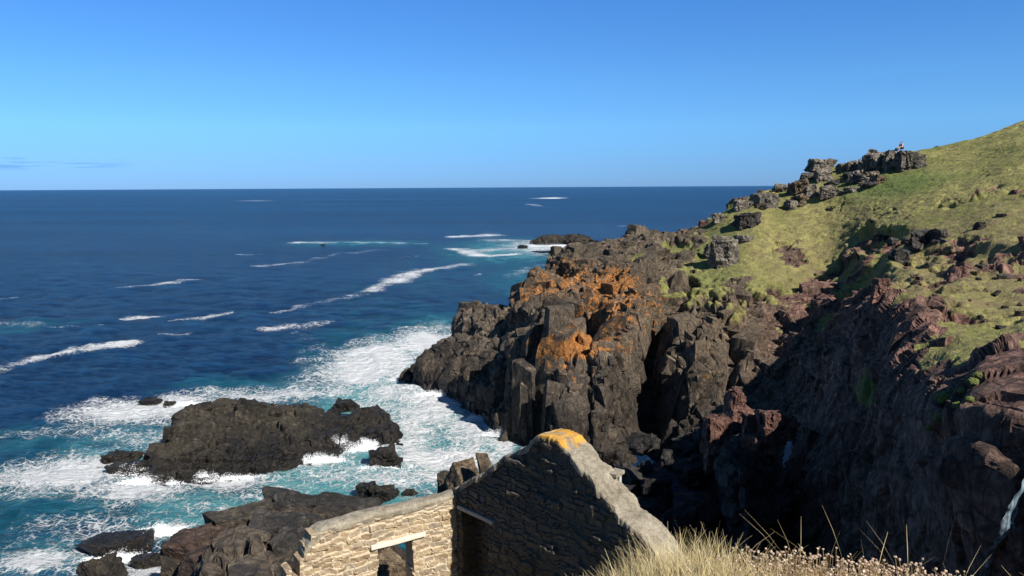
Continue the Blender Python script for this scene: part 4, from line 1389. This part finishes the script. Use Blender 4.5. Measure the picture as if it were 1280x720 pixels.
# ------------------------------------------------------------------ spray thrown up where the swell meets rock
def spray(spots, seed):
    rg2 = np.random.default_rng(seed)
    T = np.array([(1, 1, 1), (1, -1, -1), (-1, 1, -1), (-1, -1, 1)], float)
    TF = np.array([(0, 1, 2), (0, 3, 1), (0, 2, 3), (1, 3, 2)])
    V, Fs = [], []
    n0 = 0
    for px, py, wx, hz_, n in spots:
        c = at_z(px, py, 0)
        k = (c - CAM_L).length / FPX
        n = n * 6
        u = rg2.normal(0, .5, n) * wx * k
        lobes = .35 + .65 * np.abs(vnoise(np.stack([u * 1.3 + px, 0 * u, 0 * u], 1), 5))
        zz = rg2.exponential(.32, n).clip(0, 1.3) * hz_ * .8 * k * lobes * np.exp(-(u / (wx * k)) ** 2)
        yy = rg2.normal(0, .3, n) * wx * k * .5
        r = rg2.uniform(.006, .020, n) * (1.2 - .6 * zz / (hz_ * k))
        q = T[None] * r[:, None, None] + np.stack([c.x + u, c.y + yy, zz + .05], 1)[:, None, :]
        V.append(q.reshape(-1, 3))
        Fs.append((TF[None] + n0 + 4 * np.arange(n)[:, None, None]).reshape(-1, 3))
        n0 += 4 * n
    return np.concatenate(V), np.concatenate(Fs)


V, Fq = spray([(430, 562, 36, 20, 2600), (452, 556, 18, 18, 1200), (395, 577, 30, 12, 1500), (628, 545, 18, 26, 2200), (600, 526, 24, 14, 1400), (262, 598, 40, 10, 1500), (192, 604, 30, 12, 1400), (165, 592, 30, 12, 900), (560, 494, 34, 12, 1500), (520, 476, 24, 14, 1400),
               (200, 668, 26, 14, 1400), (150, 700, 30, 10, 800), (480, 586, 26, 8, 700), (690, 308, 40, 8, 900), (612, 295, 16, 7, 700), (240, 507, 30, 6, 600)], 15)
sp = mesh_obj('sea_spray', V, Fq, plain('white_water', (.82, .85, .87), .6, .04))
tag(sp, 'white spray thrown up where waves hit the rocks', 'sea spray', kind='stuff')

# ------------------------------------------------------------------ waterfall on the near cliff
def ribbon(name, pts, widths, label, mat, off=.12, seed=0):
    H = []
    for px, py in pts:
        h, n = hit(px, py)
        if h is not None:
            H.append(h + (CAM_L - h).normalized() * off)
    C = resample(np.array([h[:] for h in H]), [12] * (len(H) - 1))
    W_ = resample(np.array(widths[:len(H)], float)[:, None], [12] * (len(H) - 1))[:, 0]
    V = []
    m = 9
    for i, c in enumerate(C):
        side_ = Vector((1, .15, 0)).normalized()
        for k in range(m):
            f = k / (m - 1) - .5
            V.append(np.array(c) + np.array(side_[:]) * f * W_[i] + np.array([-.25, -.6, .1]) * (.25 - f * f) * W_[i])
    V = np.array(V)
    V += .07 * np.stack([vnoise(V * 4, seed + 1), vnoise(V * 4, seed + 2), vnoise(V * 1.2, seed + 3)], 1)
    return mesh_obj(name, V, grid_faces(len(C), m), mat, smooth=True)


t = NT('falling_water')
n = t.noise(t.mapping(t.pos(), (7, 7, .5)), 1.0, 5, .7)
M_FALL = t.done(t.mix(t.mr(n, .35, .65), (.03, .04, .045), (.30, .40, .46)), .3, t.bump(n, .05, .6), .5)
wf = ribbon('waterfall', [(1300, 560), (1284, 600), (1268, 632), (1256, 662), (1242, 690), (1234, 716), (1230, 740)], [.2, .3, .34, .4, .42, .5, .55], '', M_FALL, .15, 3)
tag(wf, 'white waterfall running down the shaded cliff above the grass', 'waterfall')
ws = ribbon('quartz_vein', [(994, 532), (988, 552), (984, 575), (980, 600)], [.35, .5, .6, .5], '', plain('wet_quartz', (.16, .17, .18), .25, .5, 3), .1, 4)  # wet quartz vein in the rock, laid on as a ribbon
tag(ws, 'thin pale wet quartz vein beside the pink rocks in the dark inlet', 'quartz vein')

# ------------------------------------------------------------------ plants
def leaf_mat(name, a, b, trans=.25, rough=.7):
    t = NT(name)
    n = t.attr('tone')
    c = t.mix(n, a, b)
    if name == 'straw_grass':
        c = t.mix(t.mr(n, .0, .22), (.13, .10, .045), c)
    tr = t.N('ShaderNodeBsdfTranslucent')
    t.L(c, tr.inputs['Color'])
    mx = t.N('ShaderNodeMixShader')
    mx.inputs[0].default_value = trans
    t.L(t.b.outputs[0], mx.inputs[1])
    t.L(tr.outputs[0], mx.inputs[2])
    t.L(mx.outputs[0], t.out.inputs['Surface'])
    return t.done(c, rough, None, .2)


M_STRAW = leaf_mat('straw_grass', (.42, .31, .13), (.80, .67, .38))
M_THRIFT = leaf_mat('dried_thrift_heads', (.24, .14, .085), (.66, .52, .38), .15)
M_STEM = leaf_mat('thrift_stems', (.20, .13, .07), (.34, .24, .12))
M_CUSH = leaf_mat('cushion_green', (.055, .085, .018), (.16, .17, .05), .1)


def blades(n, area, hfun, seed, bend=.35, wid=.0022, seed_head=0.0):
    rg = np.random.default_rng(seed)
    V, Fq, tone = [], [], []
    made = 0
    while made < n:
        x_, y_, dens, hh = area(rg)
        if rg.random() > dens: continue
        z_ = ground_z(x_, y_)
        if z_ is None: continue
        made += 1
        h = hfun(rg) * hh
        az = rg.uniform(0, 2 * math.pi)
        lean = np.array([math.cos(az), math.sin(az), 0]) * h * bend * rg.uniform(.2, 1.3) + np.array([.05, .02, 0]) * h
        a2 = rg.uniform(0, math.pi)
        sd = np.array([math.cos(a2), math.sin(a2), 0]) * wid * rg.uniform(.7, 1.5)
        b = len(V)
        tn = rg.random()
        ks = 5
        for k in range(ks):
            f = k / (ks - 1)
            c = np.array([x_, y_, z_ - .02]) + np.array([0, 0, h * (f - .12 * f * f * bend)]) + lean * f * f
            w = sd * (1 - .8 * f)
            if seed_head and f > .7:
                w = sd * seed_head * (1.4 if f < .9 else .5)
            V += [c - w, c + w]
            tone += [tn, tn]
        for k in range(ks - 1):
            Fq.append((b + 2 * k, b + 2 * k + 1, b + 2 * k + 3, b + 2 * k + 2))
    return np.array(V), np.array(Fq), np.array(tone)


def bank(rg):
    x_ = rg.uniform(-.9, 3.6)
    y_ = rg.uniform(2.2, 4.7)
    g = math.exp(-((x_ - .82) / .34) ** 2)                # the tall straw clump
    left = max(0, min(1, (x_ + .15) / .6))
    return x_, y_, max(g, .34 * left), .42 + .58 * g - .10 * (x_ > 2.2)


V, Fq, tn = blades(17000, bank, lambda r: r.uniform(.11, .33), 41, .55, .0015)
g1 = mesh_obj('grass', V, Fq, M_STRAW, attrs={'tone': tn})
tag(g1, 'dry straw coloured grass on the near bank in front of the ruin', 'grass', kind='stuff')
V, Fq, tn = blades(230, lambda rg: (lambda q: (q[0], q[1], (q[2] * (q[0] > .75) + .25 * (q[0] > 1.0)) * (q[1] > 3.1), 1.0))(bank(rg)), lambda r: r.uniform(.18, .36), 42, 1.0, .0005, 1.5)
g2 = mesh_obj('tall_grass', V, Fq, M_STRAW, attrs={'tone': tn})
tag(g2, 'thin flowering grass stalks rising above the near bank', 'grass', kind='stuff')


def thrift(n, seed):
    rg = np.random.default_rng(seed)
    V0, F0 = ICO_S
    V, Fq, tone, VS, FS, TS = [], [], [], [], [], []
    made = 0
    while made < n:
        x_, y_ = rg.uniform(.7, 3.6), rg.uniform(2.6, 4.6)
        if rg.random() > min(1, max(0, (x_ - .75) / .5)) * (.6 + .4 * math.sin(x_ * 7 + y_ * 3)) * (1 if x_ < 2.15 else .3): continue
        z_ = ground_z(x_, y_)
        made += 1
        h = rg.uniform(.06, .20) * (1 - .1 * (x_ > 2.4))
        top = np.array([x_ + rg.normal(0, .03), y_ + rg.normal(0, .03), z_ + h])
        r = rg.uniform(.0042, .0082)
        b = len(V)
        q = V0 * r * np.array([1, 1, .8]) * (1 + .25 * rg.normal(0, 1, (len(V0), 1)).clip(-1, 1)) + top
        V += list(q)
        Fq += [(f[0] + b, f[1] + b, f[2] + b) for f in F0]
        tt = rg.random()
        tone += list(np.clip(tt + rg.normal(0, .15, len(V0)), 0, 1))
        c = len(VS)
        bs_ = np.array([x_, y_, z_ - .02])
        w = np.array([.0011, 0, 0])
        md = (bs_ + top) / 2 + rg.normal(0, .006, 3)
        VS += [bs_ - w, bs_ + w, md - w, md + w, top - w, top + w]
        FS += [(c, c + 1, c + 3, c + 2), (c + 2, c + 3, c + 5, c + 4)]
        TS += [rg.random()] * 6
    return (np.array(V), np.array(Fq), np.array(tone)), (np.array(VS), np.array(FS), np.array(TS))


ICO_S = ico(2)
A, B = thrift(2300, 44)
th = mesh_obj('thrift_flowers', A[0], A[1], M_THRIFT, attrs={'tone': A[2]})
tag(th, 'mass of dried pinkish thrift seed heads along the bank edge', 'flowers', kind='stuff')
mesh_obj('stems', B[0], B[1], M_STEM, th, attrs={'tone': B[2]})['kind'] = 'stuff'

# green thrift cushions on the sunlit red rock
for k, (px, py, w) in enumerate(((1182, 500, 22), (1176, 524, 16), (1204, 490, 12), (1216, 478, 12), (1222, 470, 10), (1165, 536, 12), (1212, 500, 10), (1198, 508, 12))):
    h, n = hit(px, py)
    if h is None: continue
    kk = (h - CAM_L).length / FPX
    r = w * kk / 2
    V0, F0 = ICO[4]
    q = V0 * np.array([1, .9, .65])
    q = q * (1 + .35 * fbm(V0 * 2.2 + k * 7, 4, 70 + k))[:, None] * (1 + .12 * (RNG.random(len(V0)) - .5))[:, None] * r
    o = mesh_obj('cushion_plant', q, F0, M_CUSH, attrs={'tone': (.5 + .5 * fbm(V0 * 5 + k, 3, 80 + k)).clip(0, 1)})
    o.location = h + Vector((0, 0, r * .2))
    tag(o, 'round green cushion plant growing in the cracks of the sunlit red rock', 'plant', 'cushion plants on the red rock')

# ------------------------------------------------------------------ the person on the skyline rock
def skin_body(name, verts, edges, radii, mat, parent, sub=2):
    me = bpy.data.meshes.new(name)
    me.from_pydata(verts, edges, [])
    o = bpy.data.objects.new(name, me)
    COL.objects.link(o)
    m = o.modifiers.new('skin', 'SKIN')
    m.use_smooth_shade = True
    for i, r in enumerate(radii):
        sv_ = me.skin_vertices[0].data[i]
        sv_.radius = (r, r) if not isinstance(r, tuple) else r
        sv_.use_root = (i == 0)
    s = o.modifiers.new('sub', 'SUBSURF')
    s.levels = s.render_levels = sub
    me.materials.append(mat)
    o.parent = parent
    return o


M_SKIN = plain('skin', (.50, .32, .24), .6, .08)
M_TOP = plain('pale_pink_top', (.62, .36, .36), .8, .1)
M_DARK = plain('dark_navy_cloth', (.02, .018, .035), .85, .2)
M_HAIR = plain('brown_hair', (.06, .03, .022), .7, .2)
pv_ = np.array([perch.matrix_basis @ v_.co for v_ in perch.data.vertices])
k_ = (Vector((0, 0, CAM_H)) - perch.location).length / FPX
tgt = at(1125, 190, perch.location.y)
near_ = pv_[np.abs(pv_[:, 0] - tgt.x) < .5]
top_ = near_[np.argmax(near_[:, 2])]
ph_ = Vector((float(top_[0]), float(top_[1]), float(top_[2]) + .12))
person = empty('person', ph_, R(200))
person.scale = (1.12, 1.12, 1.12)
tag(person, 'person sitting on the skyline boulder in a pink top and dark shorts, facing the sea', 'person')
# local frame: +x is where the person looks; pelvis at the origin, seated
pv = [(0, 0, .12), (.02, 0, .34), (.05, 0, .54), (.06, 0, .62), (.09, 0, .72), (.10, 0, .82),           # spine, neck, head
      (.05, .17, .52), (.16, .24, .30), (.36, .16, .22), (.44, .14, .20), (.05, -.17, .52), (.16, -.24, .30), (.36, -.16, .22), (.44, -.14, .20),
      (.02, .10, .12), (.42, .12, .20), (.50, .12, -.20), (.62, .12, -.25), (.02, -.10, .12), (.42, -.12, .20), (.50, -.12, -.20), (.62, -.12, -.25)]
pe = [(0, 1), (1, 2), (2, 3), (3, 4), (4, 5), (2, 6), (6, 7), (7, 8), (8, 9), (2, 10), (10, 11), (11, 12), (12, 13), (0, 14), (14, 15), (15, 16), (16, 17), (0, 18), (18, 19), (19, 20), (20, 21)]
pr = [.13, .12, .12, .05, .09, .085, .06, .045, .032, .035, .06, .045, .032, .035, .09, .065, .04, .035, .09, .065, .04, .035]
skin_body('body', pv, pe, pr, M_SKIN, person)
tv = [(0, 0, .16), (.02, 0, .34), (.05, 0, .52), (.05, .17, .52), (.13, .23, .36), (.05, -.17, .52), (.13, -.23, .36)]
skin_body('top', tv, [(0, 1), (1, 2), (2, 3), (3, 4), (2, 5), (5, 6)], [.155, .145, .14, .08, .065, .08, .065], M_TOP, person)
sv2 = [(0, 0, .10), (.02, .10, .12), (.36, .12, .19), (.02, -.10, .12), (.36, -.12, .19)]
skin_body('shorts', sv2, [(0, 1), (1, 2), (0, 3), (3, 4)], [.16, .115, .088, .115, .088], M_DARK, person)
skin_body('hair', [(.05, 0, .86), (.03, 0, .76), (0, 0, .60)], [(0, 1), (1, 2)], [.085, .095, .05], M_HAIR, person)
bag = rock('backpack', ph_ + Vector((-.55, .1, -.05)), (.42, .3, .42), M_DARK, 888, .6, 4, (0, 0, .3), .5)
tag(bag, 'small dark bag set down on the skyline boulder beside the person', 'bag')

# ------------------------------------------------------------------ light
SUN_AZ = (.706, -.708)
SUN_EL = R(42)
world = bpy.data.worlds.new('World')
scene.world = world
world.use_nodes = True
wn, wl = world.node_tree.nodes, world.node_tree.links
bg = wn['Background']
sky = wn.new('ShaderNodeTexSky')
sky.sky_type = 'NISHITA'
sky.sun_disc = False
sky.sun_elevation = SUN_EL
sky.sun_rotation = math.atan2(SUN_AZ[0], SUN_AZ[1])
sky.altitude = 0
sky.air_density = .4
sky.dust_density = 0
sky.ozone_density = 6
bg.inputs['Strength'].default_value = .1
# marine haze low over the sea, deeper blue above, and a few thin cloud shreds at the left
tcw = wn.new('ShaderNodeTexCoord')
sepw = wn.new('ShaderNodeSeparateXYZ')
wl.new(tcw.outputs['Generated'], sepw.inputs[0])
rampw = wn.new('ShaderNodeValToRGB')
mz = wn.new('ShaderNodeMath')
mz.operation = 'MULTIPLY'
mz.inputs[1].default_value = 2.5
wl.new(sepw.outputs['Z'], mz.inputs[0])
wl.new(mz.outputs[0], rampw.inputs[0])
el = rampw.color_ramp.elements
stops = [(0, (.29, .38, .52)), (.03, (.46, .60, .68)), (.075, (.70, .99, .97)), (.13, (.77, 1.17, 1.20)), (.225, (.72, 1.27, 1.50)), (.36, (.72, 1.08, 1.08))]
while len(el) < len(stops): el.new(.5)
for e_, (p_, c_) in zip(el, stops):
    e_.position = p_ * 2.5
    e_.color = (*[v_ / 1.6 for v_ in c_], 1)
def wmul(a, b, f=1.0):
    m_ = wn.new('ShaderNodeMix')
    m_.data_type = 'RGBA'
    m_.blend_type = 'MULTIPLY'
    m_.clamp_result = False
    if hasattr(f, 'links'): wl.new(f, m_.inputs['Factor'])
    else: m_.inputs['Factor'].default_value = f
    for s_2, v_ in ((m_.inputs[6], a), (m_.inputs[7], b)):
        if isinstance(v_, tuple): s_2.default_value = (*v_, 1)
        else: wl.new(v_, s_2)
    return m_.outputs[2]
def wmath(op, a, b=None, c=None):
    m_ = wn.new('ShaderNodeMath')
    m_.operation = op
    for k_, v_ in enumerate((a, b, c)):
        if v_ is None: continue
        if hasattr(v_, 'links'): wl.new(v_, m_.inputs[k_])
        else: m_.inputs[k_].default_value = v_
    return m_.outputs[0]
def wrange(v_, a, b, c=0.0, d=1.0):
    m_ = wn.new('ShaderNodeMapRange')
    m_.interpolation_type = 'SMOOTHSTEP'
    wl.new(v_, m_.inputs['Value'])
    for k_, q_ in (('From Min', a), ('From Max', b), ('To Min', c), ('To Max', d)): m_.inputs[k_].default_value = q_
    return m_.outputs[0]
skyc = wmul(sky.outputs[0], rampw.outputs[0])
skyc = wmul(skyc, (1.6, 1.6, 1.6))
azw = wmath('DIVIDE', sepw.outputs['X'], sepw.outputs['Y'])
cv = wn.new('ShaderNodeCombineXYZ')
wl.new(wmath('MULTIPLY', azw, 13.0), cv.inputs[0])
wl.new(wmath('MULTIPLY', sepw.outputs['Z'], 260.0), cv.inputs[1])
nzw = wn.new('ShaderNodeTexNoise')
nzw.inputs['Scale'].default_value = 1.0
nzw.inputs['Detail'].default_value = 5
wl.new(cv.outputs[0], nzw.inputs['Vector'])
cm = wrange(nzw.outputs['Fac'], .50, .60)
cm = wmath('MULTIPLY', cm, wrange(sepw.outputs['Z'], .020, .026))
cm = wmath('MULTIPLY', cm, wrange(sepw.outputs['Z'], .032, .037, 1.0, 0.0))
cm = wmath('MULTIPLY', cm, wrange(azw, -.56, -.47, 1.0, 0.0))
cm = wmath('MULTIPLY', cm, wrange(sepw.outputs['Y'], 0, .1))
skyc = wmul(skyc, (.70, .76, .84), cm)
wl.new(skyc, bg.inputs['Color'])

sd = bpy.data.lights.new('sun', 'SUN')
sd.energy = 5.0
sd.angle = R(.53)
sd.color = (1, .95, .87)
so = bpy.data.objects.new('sun', sd)
COL.objects.link(so)
sdir = Vector((SUN_AZ[0] * math.cos(SUN_EL), SUN_AZ[1] * math.cos(SUN_EL), math.sin(SUN_EL)))
so.rotation_euler = sdir.to_track_quat('Z', 'Y').to_euler()
so.location = (20, -20, 60)

scene.view_settings.view_transform = 'Standard'
scene.view_settings.look = 'None'
scene.view_settings.exposure = .64
scene.view_settings.gamma = 1
scene.render.engine = 'CYCLES'
scene.cycles.use_denoising = True
scene.cycles.max_bounces = 5
